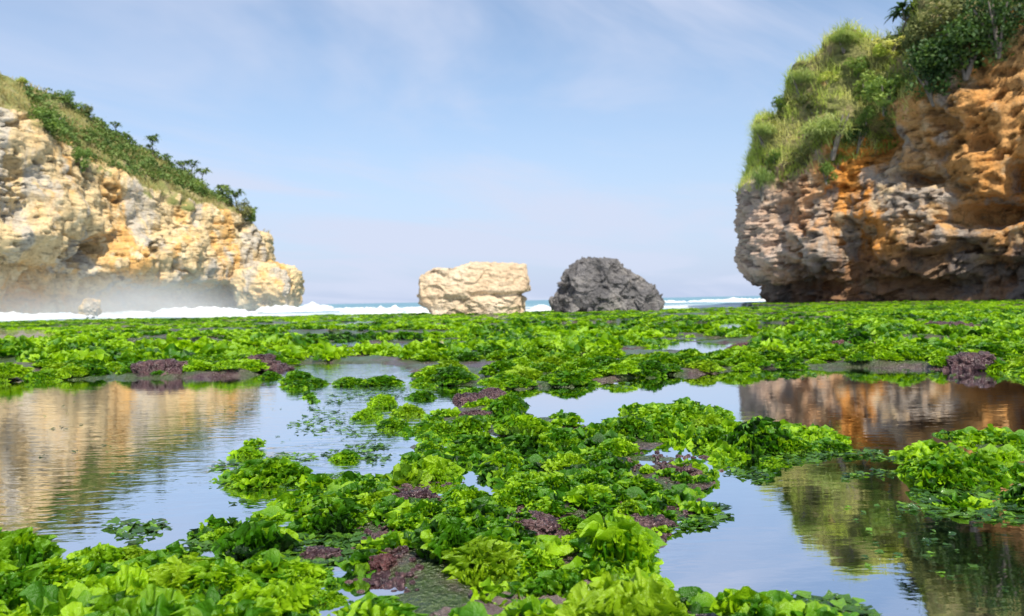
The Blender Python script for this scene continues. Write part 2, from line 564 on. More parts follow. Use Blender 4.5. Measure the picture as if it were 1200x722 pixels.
# ------------------------------------------------------------------ sea lettuce
def frond(g, base, az, lean, L, fan, amp, curl, ns, nt, lob):
    """one ruffled fan-shaped blade"""
    s = np.linspace(0.04, 1, ns)[:, None]
    t = np.linspace(-1, 1, nt)[None, :]
    ph = g.uniform(0, 6.28, 4)
    hf = lob * 2.6 if nt > 12 else lob * 1.5
    Lt = L * (1 - 0.24 * t ** 2 + 0.10 * np.sin(t * lob + ph[0]) + 0.07 * np.sin(t * lob * 2.3 + ph[1]) + 0.035 * np.sin(t * hf * 2.1 + ph[2]))
    r = s * Lt
    th = t * fan * (0.55 + 0.45 * s)
    a = r * np.cos(th); b = r * np.sin(th)
    ed = np.maximum(s, np.abs(t) * np.sqrt(s))
    w = amp * L * 0.8 * ed ** 4 * (np.sin(t * hf + ph[1] + 4 * s) + 0.5 * np.sin(t * hf * 1.9 + ph[2] + s * 9)) * s ** 0.5
    w = w + amp * L * s ** 1.3 * (0.45 * np.sin(t * lob * 1.3 + ph[2] + 1.5 * s) + 0.45 * np.sin(t * lob * 2.6 + ph[3] - 2 * s) * s
                              + 0.28 * np.sin(s * 7 + ph[0] + t * 2)) + 0.18 * L * (t ** 2) * s * g.uniform(-1, 1)
    bend = curl * (s ** 1.5)
    ang = lean + bend                        # angle from vertical
    # integrate the midline
    out = a * np.sin(ang) - w * np.cos(ang)
    up = a * np.cos(ang) + w * np.sin(ang)
    ca, sa = math.cos(az), math.sin(az)
    P = np.stack([base[0] + out * ca - b * sa, base[1] + out * sa + b * ca, base[2] + up], -1)
    return P.reshape(-1, 3)


def sheet(g, base, az, lean, L, Wd, amp, curl, ns, nt):
    """one upright ruffled sheet with a wavy rounded top edge"""
    s = np.linspace(0.0, 1, ns)[:, None]
    t = np.linspace(-1, 1, nt)[None, :]
    ph = g.uniform(0, 6.28, 6)
    k = g.uniform(2.2, 4.0)
    hf = min(g.uniform(11, 19), 0.5 * nt)
    Lt = L * (1 - 0.42 * np.abs(t) ** 2.6) * (1 + 0.13 * np.sin(t * k + ph[0]) + 0.07 * np.sin(t * hf * 0.7 + ph[1]))
    a = s * Lt
    ed = np.clip(np.maximum(s, np.abs(t) ** 2 * 0.9), 0, 1)
    fold = amp * L * (s ** 0.8) * (0.75 * np.sin(t * k + ph[2]) + 0.35 * np.sin(t * k * 2.1 + ph[3] + s))
    ruf = amp * L * 0.85 * ed ** 2.2 * (np.sin(t * hf + ph[4] + 2.5 * s) + 0.45 * np.sin(t * hf * 1.8 + ph[5] - 5 * s))
    w = fold + ruf + 0.10 * amp * L * np.sin(s * 9 + t * 5 + ph[0])
    b = Wd * t * (0.38 + 0.62 * s ** 0.7) + 0.3 * ruf * np.sin(t * hf + ph[4] + 1.5)
    ang = lean + curl * s ** 1.6
    out = a * np.sin(ang) - w * np.cos(ang)
    up = a * np.cos(ang) + w * np.sin(ang)
    ca, sa = math.cos(az), math.sin(az)
    bow = g.uniform(-0.5, 0.5) * b * b / (Wd + 1e-6)
    out = out + bow
    return np.stack([base[0] + out * ca - b * sa, base[1] + out * sa + b * ca, base[2] + up], -1).reshape(-1, 3)


def clump(seed, nf, ns, nt, R=0.5, upright=0.5, Lr=(0.45, 0.8), fan=(0.5, 0.95), amp=0.16, flat=0.6, height=1.0):
    """clump about one unit wide, standing on z=0"""
    g = np.random.default_rng(seed)
    VV, QQ, TT = [], [], []
    q = grid_quads(ns, nt)
    off = 0
    lob = g.uniform(0, 6.28, 2)
    for i in range(nf):
        an = g.uniform(0, 6.283)
        Re = R * (0.62 + 0.10 * math.sin(2 * an + lob[0]) + 0.08 * math.sin(3 * an + lob[1]))
        rr = Re * math.sqrt(g.uniform(0, 1))
        k = rr / Re
        base = (rr * math.cos(an), rr * math.sin(an), 0.14 * height * (1 - k * k) - 0.05)
        az = an + g.normal() * (0.5 + 0.9 * (1 - k))
        lean = (1 - upright) * 1.5 * (0.2 + 0.8 * k) * g.uniform(0.5, 1.2) + g.normal() * 0.15
        L = g.uniform(*Lr) * (1 - 0.25 * k)
        P = sheet(g, base, az, lean, L, L * g.uniform(*fan), amp * g.uniform(0.7, 1.4), g.uniform(0.0, 1.0) * flat, ns, nt)
        P[:, 2] = np.maximum(P[:, 2], -0.06 + 0.03 * g.uniform(0, 1))
        VV.append(P); QQ.append(q + off); off += len(P)
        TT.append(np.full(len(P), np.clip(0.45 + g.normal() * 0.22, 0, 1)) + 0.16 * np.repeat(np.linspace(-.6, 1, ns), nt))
    V = np.concatenate(VV)
    V = V * (0.5 / np.quantile(np.hypot(V[:, 0], V[:, 1]), 0.95))
    return V, np.concatenate(QQ), np.concatenate(TT)


NEAR = []      # tall lettuce, for the foreground
for i in range(5):
    V, Q, T_ = clump(100 + i, 84, 8, 33, 0.56, 0.84, (0.16, 0.36), (0.5, 0.95), 0.26, 0.3, 1.5)
    NEAR.append(mesh_np('sea_lettuce_tall', V, Q, True, {'tint': T_}))
BIG = []       # few large blades
for i in range(3):
    V, Q, T_ = clump(150 + i, 50, 10, 39, 0.54, 0.82, (0.2, 0.5), (0.5, 0.95), 0.23, 0.3, 1.3)
    BIG.append(mesh_np('sea_lettuce_broad', V, Q, True, {'tint': T_}))
MOUND = []     # low ruffled mounds
for i in range(6):
    V, Q, T_ = clump(200 + i, 130, 6, 21, 0.58, 0.74, (0.13, 0.27), (0.5, 1.0), 0.28, 0.35, 2.0)
    MOUND.append(mesh_np('sea_lettuce_mound', V, Q, True, {'tint': T_}))
FLAT = []      # limp blades lying on the water
for i in range(3):
    V, Q, T_ = clump(250 + i, 34, 7, 15, 0.6, 0.15, (0.22, 0.45), (0.45, 0.8), 0.12, 0.5, 0.4)
    FLAT.append(mesh_np('sea_lettuce_flat', V, Q, True, {'tint': T_ - 0.1}))
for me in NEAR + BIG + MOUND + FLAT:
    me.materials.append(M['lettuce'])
KIND = {'n': NEAR, 'b': BIG, 'm': MOUND, 'f': FLAT}

occupied = []


def put_clump(x, y, w, kind, label, group, hs=1.0, sink=0.0):
    ml = KIND[kind]
    o = bpy.data.objects.new('sea_lettuce', ml[int(rng.integers(len(ml)))])
    COL.objects.link(o)
    z = float(zfast(x, y))
    z = max(z, -0.02 if kind != 'f' else -0.006)
    o.location = (x, y, z + 0.004 - sink)
    o.rotation_euler = (rng.normal() * 0.08, rng.normal() * 0.08, rng.uniform(0, 6.28))
    o.scale = (w * rng.uniform(0.92, 1.08), w * rng.uniform(0.92, 1.08), w * hs)
    tag(o, label, 'seaweed', group)
    occupied.append((x, y, w))
    return o


# px x, px y of the foot, px width, kind, height factor, label (None = shares the label of its patch)
CL = [
 # front left bank
 (20, 655, 100, 'b', 0.9, 'sea lettuce clump at the far left edge of the front bank, against the golden pool'),
 (70, 668, 90, 'n', 0.8, None), (118, 655, 70, 'b', 0.8, None), (152, 648, 60, 'n', 0.8, 'upright clump on the front left bank, its tip rising before the blue water'),
 (140, 695, 120, 'b', 0.8, 'broad bluish-sheened blades in the middle of the front left bank'),
 (200, 685, 110, 'b', 0.8, None), (250, 680, 90, 'b', 0.75, None), (60, 722, 150, 'b', 0.75, None), (165, 745, 170, 'b', 0.75, None),
 (262, 745, 160, 'b', 0.7, None), (0, 700, 100, 'b', 0.8, None), (20, 760, 130, 'n', 0.8, 'fine ruffled clump in the bottom left corner of the photo'),
 (215, 728, 130, 'b', 0.7, None), (292, 705, 90, 'b', 0.8, None), (-60, 680, 130, 'b', 0.8, None), (-60, 740, 150, 'b', 0.8, None),
 (335, 712, 85, 'b', 0.95, 'bright broad clump at the right end of the front left bank'),
 (386, 692, 45, 'n', 0.8, 'small round clump between the front left bank and the blue ripples'),
 (352, 668, 78, 'n', 0.8, 'dark centred ruffled clump behind the right end of the front left bank'),
 (300, 640, 95, 'b', 1.0, 'clump with one tall upright blade beside the blue water, left of the centre island'),
 (262, 622, 50, 'n', 0.7, 'small clump sticking out of the water behind the upright-bladed one'),
 (8, 444, 62, 'm', 0.8, 'sea lettuce clump on the far bank of the golden pool, cut by the photo edge'), (52, 443, 50, 'm', 0.7, 'sea lettuce clump second from the left edge on the far bank of the golden pool'),
 # floating island left of centre
 (310, 558, 105, 'm', 0.8, 'low floating clump alone in the middle of the left pool water'),
 (270, 556, 45, 'm', 0.7, None), (350, 556, 50, 'm', 0.65, None), (405, 533, 42, 'n', 0.8, 'tiny bright clump in rippled water right of the floating clump'),
 (310, 580, 30, 'm', 0.5, None),
 # centre island, left side
 (385, 608, 105, 'n', 0.85, 'large clump at the left tip of the centre island'), (432, 592, 75, 'n', 0.8, None), (432, 575, 60, 'n', 0.8, None),
 (475, 560, 75, 'n', 0.75, None), (510, 552, 70, 'b', 0.85, 'long upright wall of blades along the left shore of the centre island'), (545, 560, 50, 'b', 0.9, None),
 (448, 472, 52, 'm', 0.9, None), (430, 486, 42, 'm', 0.9, None), (460, 497, 50, 'm', 0.9, None), (496, 463, 38, 'm', 0.8, 'small round clump standing alone in the pale channel above the centre island'),
 (480, 482, 45, 'm', 0.9, None), (520, 503, 42, 'm', 0.9, None), (548, 500, 50, 'm', 0.9, None), (505, 525, 50, 'm', 0.9, None),
 (596, 484, 56, 'm', 1.1, 'domed clump at the top of the centre island, jutting into the pale channel'), (612, 505, 62, 'n', 0.9, None), (566, 522, 60, 'n', 0.9, None),
 (540, 528, 50, 'm', 0.9, None), (590, 540, 62, 'n', 0.95, None), (622, 527, 74, 'n', 1.0, 'tall bright clump on the crest of the centre island'),
 (655, 518, 55, 'n', 0.9, None), (690, 512, 52, 'n', 0.9, None), (722, 528, 55, 'n', 0.85, None), (662, 548, 58, 'n', 0.85, None), (620, 560, 60, 'n', 0.85, None),
 (580, 575, 66, 'n', 0.85, None), (606, 590, 66, 'n', 0.85, None), (650, 578, 64, 'n', 0.85, None), (692, 570, 55, 'n', 0.85, None), (545, 590, 60, 'n', 0.8, None),
 (742, 507, 62, 'm', 1.0, None), (772, 502, 62, 'm', 1.0, None), (802, 510, 62, 'm', 1.0, None), (832, 515, 58, 'm', 1.1, 'dark shadowed clump at the right end of the centre island'),
 (760, 488, 52, 'm', 0.9, None), (802, 487, 48, 'm', 0.9, None), (832, 494, 42, 'm', 0.9, None), (725, 556, 62, 'n', 0.85, None), (748, 572, 55, 'n', 0.8, None),
 (775, 582, 42, 'n', 0.7, None), (700, 540, 50, 'n', 0.85, None), (790, 530, 42, 'm', 0.8, None),
 # centre island, front
 (480, 615, 50, 'n', 0.8, None), (525, 648, 92, 'b', 1.0, 'bright leaning blades on the left of the big front clump'),
 (568, 662, 112, 'n', 0.95, 'biggest dark clump at the front of the centre island, over the grey slab'),
 (548, 612, 60, 'n', 0.8, None), (628, 660, 62, 'n', 0.85, None), (655, 688, 66, 'b', 0.9, 'bright clump between the big dark clump and the tall peaked one'),
 (718, 656, 105, 'b', 1.15, 'tall peaked clump alone on the right front of the centre island'), (740, 600, 42, 'm', 0.8, 'tiny clump on purple gravel right of centre'),
 (640, 605, 62, 'n', 0.8, None), (668, 618, 46, 'm', 0.8, None), (705, 604, 40, 'm', 0.8, None), (610, 618, 46, 'n', 0.8, None), (585, 600, 50, 'n', 0.8, None), (505, 600, 50, 'n', 0.8, None), (692, 592, 56, 'n', 0.8, None), (676, 640, 40, 'n', 0.8, None),
 (812, 606, 52, 'f', 0.8, 'limp clump trailing into the blue pool from the right shore of the centre island'),
 # bottom edge
 (440, 735, 130, 'n', 0.8, 'round blurred clump at the bottom edge left of the grey slab'),
 (745, 735, 150, 'b', 1.0, 'large blurred clump at the bottom edge beside the blue pool'), (640, 760, 120, 'n', 0.7, None), (690, 765, 130, 'b', 0.7, None),
 (790, 760, 90, 'b', 0.7, None), (868, 742, 70, 'n', 0.8, 'small pointed clump at the bottom edge under the blue pool'),
 (962, 736, 115, 'f', 1.1, 'flat dark bladed clump at the bottom edge under the cliff reflection'), (915, 745, 60, 'n', 0.6, None),
 # right islets
 (890, 522, 92, 'm', 1.15, 'high arched clump at the left of the right islet, dark hollow under it'), (858, 520, 52, 'm', 0.9, None), (932, 522, 62, 'm', 0.8, None),
 (975, 520, 58, 'm', 0.7, 'low clump trailing off the right end of the right islet'), (905, 535, 45, 'm', 0.7, None),
 (1105, 560, 95, 'm', 1.0, 'bright clump on the left of the islet at the right edge of the photo'), (1145, 552, 90, 'm', 0.95, None), (1185, 562, 70, 'm', 0.9, None),
 (1125, 585, 62, 'f', 1.2, None), (1162, 592, 72, 'f', 1.2, None), (1080, 548, 62, 'm', 0.8, None), (1215, 580, 90, 'm', 0.9, None), (1250, 560, 90, 'm', 0.9, None),
]


def patch(px, py):
    if py > 625 and px < 420: return 'sea lettuce clump crowded into the blurred bank along the front left', 'sea lettuce of the front left bank'
    if px < 370 and py < 600: return 'small side clump attached to the floating clump in the left pool', 'side clumps of the floating clump'
    if py > 700: return 'blurred sea lettuce clump along the bottom edge of the photo', 'sea lettuce along the bottom edge'
    if px > 1050: return 'sea lettuce clump on the islet at the right edge of the photo', 'sea lettuce of the right edge islet'
    if px > 850: return 'low sea lettuce clump on the islet right of the centre island', 'sea lettuce of the right islet'
    if px < 530 and py < 530: return 'sea lettuce clump standing in the rippled shallows left of the centre island', 'sea lettuce in the rippled shallows'
    if px > 700 and py < 520: return 'sea lettuce clump in the right arm of the centre island by the pale channel', 'sea lettuce of the right arm'
    if py > 580: return 'sea lettuce clump in the front half of the centre island', 'sea lettuce of the centre island front'
    return 'sea lettuce clump in the dense middle of the centre island', 'sea lettuce of the centre island middle'


for px, py, w, kind, hs, lab in CL:
    p = gp(px, py, 0.02)
    l, g_ = patch(px, py)
    if lab is None and 500 < py < 640 and px > 420 and rng.uniform() < 0.2: continue
    if lab is None and py > 500 and rng.uniform() < 0.15: kind, hs = 'f', 1.5
    put_clump(p[0], p[1] , w * p[1] / F * 0.84, kind, lab or l, g_, hs * (0.95 if kind == 'b' else 0.84))

# mid band: individuals nearest the camera, the rest one carpet
BARE = [poly(p) for p in (
    [(450, 592), (470, 568), (525, 562), (525, 580), (490, 598)], [(585, 632), (600, 600), (665, 598), (670, 628), (640, 640)],
    [(755, 560), (765, 530), (840, 525), (850, 560), (800, 572)], [(425, 680), (430, 628), (470, 628), (470, 690)],
    [(470, 900), (465, 668), (640, 672), (700, 700), (690, 900)], [(700, 622), (730, 585), (830, 585), (820, 625)],
    [(345, 655), (370, 625), (430, 620), (430, 660)])]
cand = []
pts = []
tries = 0
g = np.random.default_rng(21)
N = 60000
yy = 4.9 + (46 - 4.9) * g.uniform(0, 1, N) ** 0.75
xx = g.uniform(-1, 1, N) * (0.72 * yy + 1.0)
yr = 45 + 29 * g.uniform(0, 1, 7000)
yy = np.concatenate([yy, yr]); xx = np.concatenate([xx, g.uniform(9, 60, 7000)])
d, s = plan(xx, yy)
dens = fbm(xx * 0.45, yy * 0.45, 2.2, 3, 71)
ok = (d < 0.25) & (s < 0.75) & (g.uniform(0, 1, len(xx)) < 0.85 - 0.75 * s) & (yy < edge_y(xx) - 0.2)
ppx, ppy, _ = project(np.stack([xx, yy, 0 * xx], -1))
ok &= dens > np.where((ppy > 405) & (ppx < 360), -0.45, -0.22 - 0.06 * sstep(14, 24, yy))
ok &= ~((ppx < 45) & (ppy > 436))
ppx, ppy, _ = project(np.stack([xx, yy, 0 * xx], -1))
ok &= ~((ppy > 455) & (ppx > 330))          # the near islands are placed by hand
xx, yy = xx[ok], yy[ok]
order = np.argsort(yy + g.uniform(0, 0.8, len(yy)))
cell = {}
kept = []
for i in order:
    x, y = xx[i], yy[i]
    r = 0.15 + 0.004 * y
    cx, cy = int(x / 0.5), int(y / 0.5)
    bad = False
    for a in (-1, 0, 1):
        for b in (-1, 0, 1):
            for (u, v) in cell.get((cx + a, cy + b), ()):
                if (u - x) ** 2 + (v - y) ** 2 < r * r:
                    bad = True
    if bad: continue
    cell.setdefault((cx, cy), []).append((x, y))
    kept.append((x, y))
kept = np.array(kept)
kpx, kpy, _ = project(np.stack([kept[:, 0], kept[:, 1], np.zeros(len(kept)) + 0.05], -1))
vis = (kpx > -40) & (kpx < 1240)
ind = [i for i in np.argsort(kept[:, 1]) if vis[i]][:195]
iset = set(ind)
for i in ind:
    x, y = kept[i]
    px = kpx[i]
    if px < 345: l, gr = 'sea lettuce clump on the dark bank behind the golden left pool', 'sea lettuce of the left back bank'
    elif px < 520: l, gr = 'sea lettuce clump on the near slope of the green band left of the white boulder', 'sea lettuce of the left middle band'
    elif px < 870: l, gr = 'sea lettuce clump on the bank behind the pale channel below the boulders', 'sea lettuce of the middle back bank'
    else: l, gr = 'sea lettuce clump on the bank behind the orange reflection at right', 'sea lettuce of the right back bank'
    put_clump(x, y, 0.235 * rng.uniform(0.55, 1.5), 'm', l, gr, rng.uniform(0.45, 0.75))

# the far carpet, and short turf between the hand-placed clumps
LOW = [clump(300 + i, 24, 4, 8, 0.58, 0.6, (0.2, 0.4), (0.5, 1.0), 0.28, 0.7, 1.6) for i in range(5)]
TURF = [clump(320 + i, 18, 5, 11, 0.55, 0.6, (0.28, 0.5), (0.5, 0.9), 0.24, 0.7) for i in range(4)]


def scatter(name, P, widths, hs, protos, mat, label, cat, g):
    VV, QQ, TT = [], [], []
    off = 0
    zs = zfast(P[:, 0], P[:, 1])
    tn = 0.55 * fbm(P[:, 0] * 0.5, P[:, 1] * 0.35, 7.7, 3, 99)
    for k in range(len(P)):
        V, Q, T_ = protos[int(g.integers(len(protos)))]
        a = g.uniform(0, 6.28)
        c, s_ = math.cos(a), math.sin(a)
        w = widths[k]
        v = np.empty_like(V)
        v[:, 0] = (V[:, 0] * c - V[:, 1] * s_) * w + P[k, 0]
        v[:, 1] = (V[:, 0] * s_ + V[:, 1] * c) * w + P[k, 1]
        v[:, 2] = V[:, 2] * w * hs[k] + max(zs[k], -0.01)
        VV.append(v); QQ.append(Q + off); off += len(V)
        TT.append(T_ + g.normal() * 0.14 + tn[k])
    me = mesh_np(name, np.concatenate(VV), np.concatenate(QQ), True, {'tint': np.concatenate(TT)})
    return tag(link(name, me, mat), label, cat, kind='stuff')


rest = np.array([kept[i] for i in range(len(kept)) if i not in iset])
scatter('sea_lettuce_carpet', rest, 0.25 * g.uniform(0.55, 1.45, len(rest)) * (1 + 0.006 * rest[:, 1]), g.uniform(0.7, 1.15, len(rest)) * (0.85 - 0.5 * sstep(9, 30, rest[:, 1])), LOW,
        M['lettuce'], 'bright green carpet of sea lettuce over the far reef flat', 'seaweed', g)
# turf
N = 5200
ty = 1.35 + 4.6 * g.uniform(0, 1, N) ** 0.8
tx = g.uniform(-1, 1, N) * (0.68 * ty + 0.2)
d, s = plan(tx, ty)
ok = (d < 0.15) & (s < 0.5)
ok &= fbm(tx * 3, ty * 3, 1.1, 2, 81) > -0.12
for P_ in BARE: ok &= ~(inside(P_, tx, ty) & (g.uniform(0, 1, len(tx)) < 0.6))
tx, ty = tx[ok][:800], ty[ok][:800]
scatter('sea_lettuce_turf', np.stack([tx, ty], -1), 0.10 * g.uniform(0.6, 1.3, len(tx)), g.uniform(0.6, 1.0, len(tx)), TURF, M['lettuce'],
        'short green seaweed turf between the larger clumps', 'seaweed', g)

# limp blades floating on the water
SH2 = [poly(p) for p in (
    [(245, 565), (250, 545), (300, 530), (370, 535), (420, 520), (470, 505), (450, 545), (400, 562), (340, 585), (260, 590)],
    [(225, 640), (270, 610), (340, 608), (420, 612), (425, 640), (380, 670), (300, 655)],
    [(850, 560), (870, 530), (1000, 528), (1060, 520), (1080, 555), (1000, 560), (900, 566)],
    [(780, 628), (800, 595), (850, 590), (840, 615)], [(330, 500), (380, 470), (420, 450), (480, 450), (480, 500), (400, 520)],
    [(1060, 595), (1080, 570), (1200, 580), (1200, 615), (1120, 612)], [(860, 445), (900, 428), (1200, 430), (1200, 447)],
    [(620, 455), (640, 440), (740, 440), (745, 456)], [(880, 730), (900, 700), (1010, 705), (1030, 730)], [(150, 640), (130, 615), (180, 612), (260, 615), (240, 640)],
    [(0, 500), (60, 470), (300, 460), (380, 500), (250, 560), (60, 590)], [(1000, 560), (1200, 610), (1200, 700), (1050, 690), (930, 620)])]
VV, QQ, TT = [], [], []
off = 0
q = grid_quads(4, 5)
cnt = 0
while cnt < 2300:
    k = int(g.choice(len(SH2), p=np.array([.19, .16, .17, .05, .15, .06, .06, .04, .04, .04, .02, .02])))
    P_ = SH2[k]
    mn, mx = P_.min(0), P_.max(0)
    x, y = g.uniform(mn[0], mx[0]), g.uniform(mn[1], mx[1])
    if not inside(P_, np.array(x), np.array(y)): continue
    if pn(x * 4, y * 4, 0.7, 91) < -0.08: continue
    cnt += 1
    P = frond(g, (0, 0, 0), g.uniform(0, 6.28), 1.52 + g.normal() * 0.05, g.uniform(0.015, 0.05) * (0.6 if k >= 10 else 1.0), g.uniform(0.4, 0.8), 0.12, g.normal() * 0.1, 4, 5, 5)
    P[:, 2] = np.abs(P[:, 2]) * 0.8 + 0.002
    zz = max(0.0, float(zfast(x, y)))
    VV.append(P + np.array([x, y, zz])); QQ.append(q + off); off += len(P)
    TT.append(np.full(len(P), np.clip(g.normal() * 0.3 + 0.35, 0, 1)))
me = mesh_np('floating_seaweed', np.concatenate(VV), np.concatenate(QQ), True, {'tint': np.concatenate(TT)})
tag(link('floating_seaweed', me, M['wet_leaf']), 'dark limp seaweed blades lying on the rippled shallows', 'seaweed', kind='stuff')


# ------------------------------------------------------------------ rocks
def cube_sphere(n):
    bm_v = []
    lin = np.linspace(-1, 1, n)
    V, Q = [], []
    off = 0
    gq = grid_quads(n, n)
    a, b = np.meshgrid(lin, lin, indexing='ij')
    o = np.ones_like(a)
    for f in ((a, b, o), (b, a, -o), (o, a, b), (-o, b, a), (b, o, a), (a, -o, b)):
        V.append(np.stack(f, -1).reshape(-1, 3)); Q.append(gq + off); off += n * n
    V = np.concatenate(V); Q = np.concatenate(Q)
    key = np.round(V * 1e5).astype(np.int64)
    _, idx, inv = np.unique(key, axis=0, return_index=True, return_inverse=True)
    return V[idx], inv.reshape(-1)[Q]


def rounded(n, k):
    """k=0 cube, k=1 sphere"""
    V, Q = cube_sphere(n)
    S = V / np.linalg.norm(V, axis=1)[:, None]
    return V * (1 - k) + S * k, S, Q


def small_rock(px, py, wpx, hpx, mat, label, name='reef_rock', depth_ratio=0.9, seed=0):
    p = gp(px, py, 0.01)
    w = 0.75 * wpx * p[1] / F; h = 0.6 * hpx * p[1] / F
    B, S, Q = rounded(64, 0.75)
    V = B * np.array([w / 2, w / 2 * depth_ratio, h])
    f = 2.2 / w
    disp = 0.16 * w * fbm(V[:, 0] * f, V[:, 1] * f, V[:, 2] * f * 1.5, 4, seed) + 0.05 * w * ridged(V[:, 0] * f * 3, V[:, 1] * f * 3, V[:, 2] * f * 3, 4, seed + 3) + 0.10 * w * cells(V[:, 0], V[:, 1], V[:, 2], w * 0.22, seed + 4) + 0.005 * fbm(V[:, 0] * 70, V[:, 1] * 70, V[:, 2] * 70, 3, seed + 9)
    V = V + S * disp[:, None] * np.array([1, 1, 0.55])
    V[:, 2] = np.maximum(V[:, 2], -0.25 * h)
    o = link(name, mesh_np(name, V, Q, True), mat)
    yy_ = p[1] + w * 0.3 * depth_ratio
    o.location = (p[0], yy_, max(float(zfast(p[0], yy_)), 0.0) - 0.25 * h)
    tag(o, label, 'rock')
    occupied.append((p[0], p[1], w))
    return o


ROCKS = [
 (490, 590, 84, 26, 'purple_rock', 'low purple pebbly rock in the left half of the centre island', 0.7),
 (628, 628, 90, 24, 'purple_rock', 'purple crusted rock in the middle of the centre island behind the tall peaked clump', 0.8),
 (446, 668, 46, 38, 'maroon_rock', 'dark maroon knob standing at the left front of the centre island', 0.8),
 (585, 722, 250, 13, 'slab_rock', 'grey purple slab lying at the bottom centre of the photo', 0.55),
 (180, 440, 92, 26, 'purple_rock', 'left dark purple mound on the bank of the golden pool', 0.6),
 (300, 434, 96, 20, 'purple_rock', 'right dark purple mound on the bank of the golden pool', 0.6),
 (880, 409, 52, 17, 'maroon_rock', 'maroon rock among green seaweed below the black boulder, left of its pair', 0.8),
 (985, 408, 42, 16, 'maroon_rock', 'maroon rock on the right green band with shadowed left end', 0.8),
 (1022, 412, 44, 15, 'maroon_rock', 'pinkish flat rock right beside the shadowed maroon one', 0.8),
 (1140, 432, 86, 26, 'purple_rock', 'pinkish brown rock on the right bank near the right edge', 0.7),
 (795, 560, 70, 24, 'purple_rock', 'purple granular rock under the dark right end of the centre island', 0.8),
 (572, 468, 84, 15, 'purple_rock', 'dark purple rock on the far shore of the pale channel', 0.6),
 (555, 488, 46, 14, 'purple_rock', 'small black purple rock left of the domed clump', 0.8),
 (700, 690, 60, 14, 'slab_rock', 'little grey flat rock under the tall peaked clump', 0.7),
 (1130, 386, 80, 12, 'purple_rock', 'flat grey purple rock far off in front of the right cliff', 0.8),
 (372, 650, 60, 15, 'purple_rock', 'pebbly purple rock between the left front clumps and blue ripples', 0.8),
 (755, 618, 80, 16, 'purple_rock', 'wet purple gravelly rock by the shore of the blue pool', 0.8),
]
for i, (px, py, w, h, m, l, dr) in enumerate(ROCKS):
    small_rock(px, py, w, h, M[m], l, 'reef_rock', dr, 900 + i)

# coralline nodules on bare patches
ico_V, ico_S, ico_Q = rounded(4, 0.9)
VV, QQ = [], []
off = 0
BP = BARE[:4] + BARE[5:]
cnt = 0
while cnt < 1500:
    P_ = BP[int(g.integers(len(BP)))]
    mn, mx = P_.min(0) - 0.04, P_.max(0) + 0.04
    x, y = g.uniform(mn[0], mx[0]), g.uniform(mn[1], mx[1])
    if not inside(P_, np.array(x), np.array(y)) and g.uniform() < 0.7: continue
    cnt += 1
    z = float(zfast(x, y))
    if z < -0.03: continue
    r = g.uniform(0.004, 0.011)
    VV.append(ico_V * r * np.array([g.uniform(.8, 1.3), g.uniform(.8, 1.3), g.uniform(.6, 1.2)]) + np.array([x, y, z + r * 0.3]))
    QQ.append(ico_Q + off); off += len(ico_V)
me = mesh_np('coralline_algae', np.concatenate(VV), np.concatenate(QQ), True)
tag(link('coralline_algae', me, M['purple_rock']), 'purple granular algae crust on the bare reef patches', 'algae', kind='stuff')


# the two big boulders on the reef edge
def white_boulder():
    D = 40.0
    xl, xr = at(488, 360, D)[0], at(622, 360, D)[0]
    w = xr - xl
    B, S, Q = rounded(130, 0.33)
    x, y, z = B[:, 0], B[:, 1], B[:, 2]
    u = (x + 1) / 2
    zb = -0.25
    z0 = at(550, 352, D)[2]
    top = np.interp(u, [0, 0.03, 0.1, 0.3, 0.5, 0.62, 0.8, 1.0], [1.30, 1.62, 1.78, 1.92, 2.05, 2.18, 2.10, 2.02])
    v = (z + 1) / 2
    Z = zb + (top + 0.25 + 0.30) * v
    # left end is undercut, right end square above a ledge
    inset = np.interp(v, [0, 0.2, 0.45, 0.8, 1], [0.16, 0.12, 0.02, 0.0, 0.02]) * (x < 0) + np.interp(v, [0, 0.38, 0.44, 0.5, 1], [0.02, 0.04, 0.07, 0.0, 0.0]) * (x >= 0)
    Xw = xl + w * (0.5 + (x / 2) * (1 - 2 * inset * np.abs(x)))
    Yw = D + 1.7 * y * np.interp(v, [0, 0.35, 0.42, 0.5, 1], [0.96, 0.93, 0.9, 1.0, 0.88])
    P = np.stack([Xw, Yw, Z], -1)
    dsp = -0.06 + 0.14 * fbm(P[:, 0] * 0.8, P[:, 1] * 0.8, P[:, 2] * 1.0, 5, 301) + 0.045 * ridged(P[:, 0] * 2.2, P[:, 1] * 2.2, P[:, 2] * 3, 3, 302)
    dsp += 0.02 * pn(P[:, 0] * 0.5, P[:, 1] * 0.5, P[:, 2] * 7, 303) + 0.12 * cells(P[:, 0], P[:, 1], P[:, 2] * 1.6, 0.8, 304)
    crack = np.exp(-((v - 0.45 - 0.04 * np.sin(u * 7)) / 0.035) ** 2) * sstep(0.5, 0.75, u)
    dsp -= 0.16 * crack
    P = P + S * dsp[:, None]
    c = np.array([(xl + xr) / 2, D, 0])
    o = link('boulder', mesh_np('cream_boulder', P - c, Q, True), M['white_rock'])
    o.location = c
    return tag(o, 'long cream coloured boulder with a flat base on the reef edge', 'boulder')


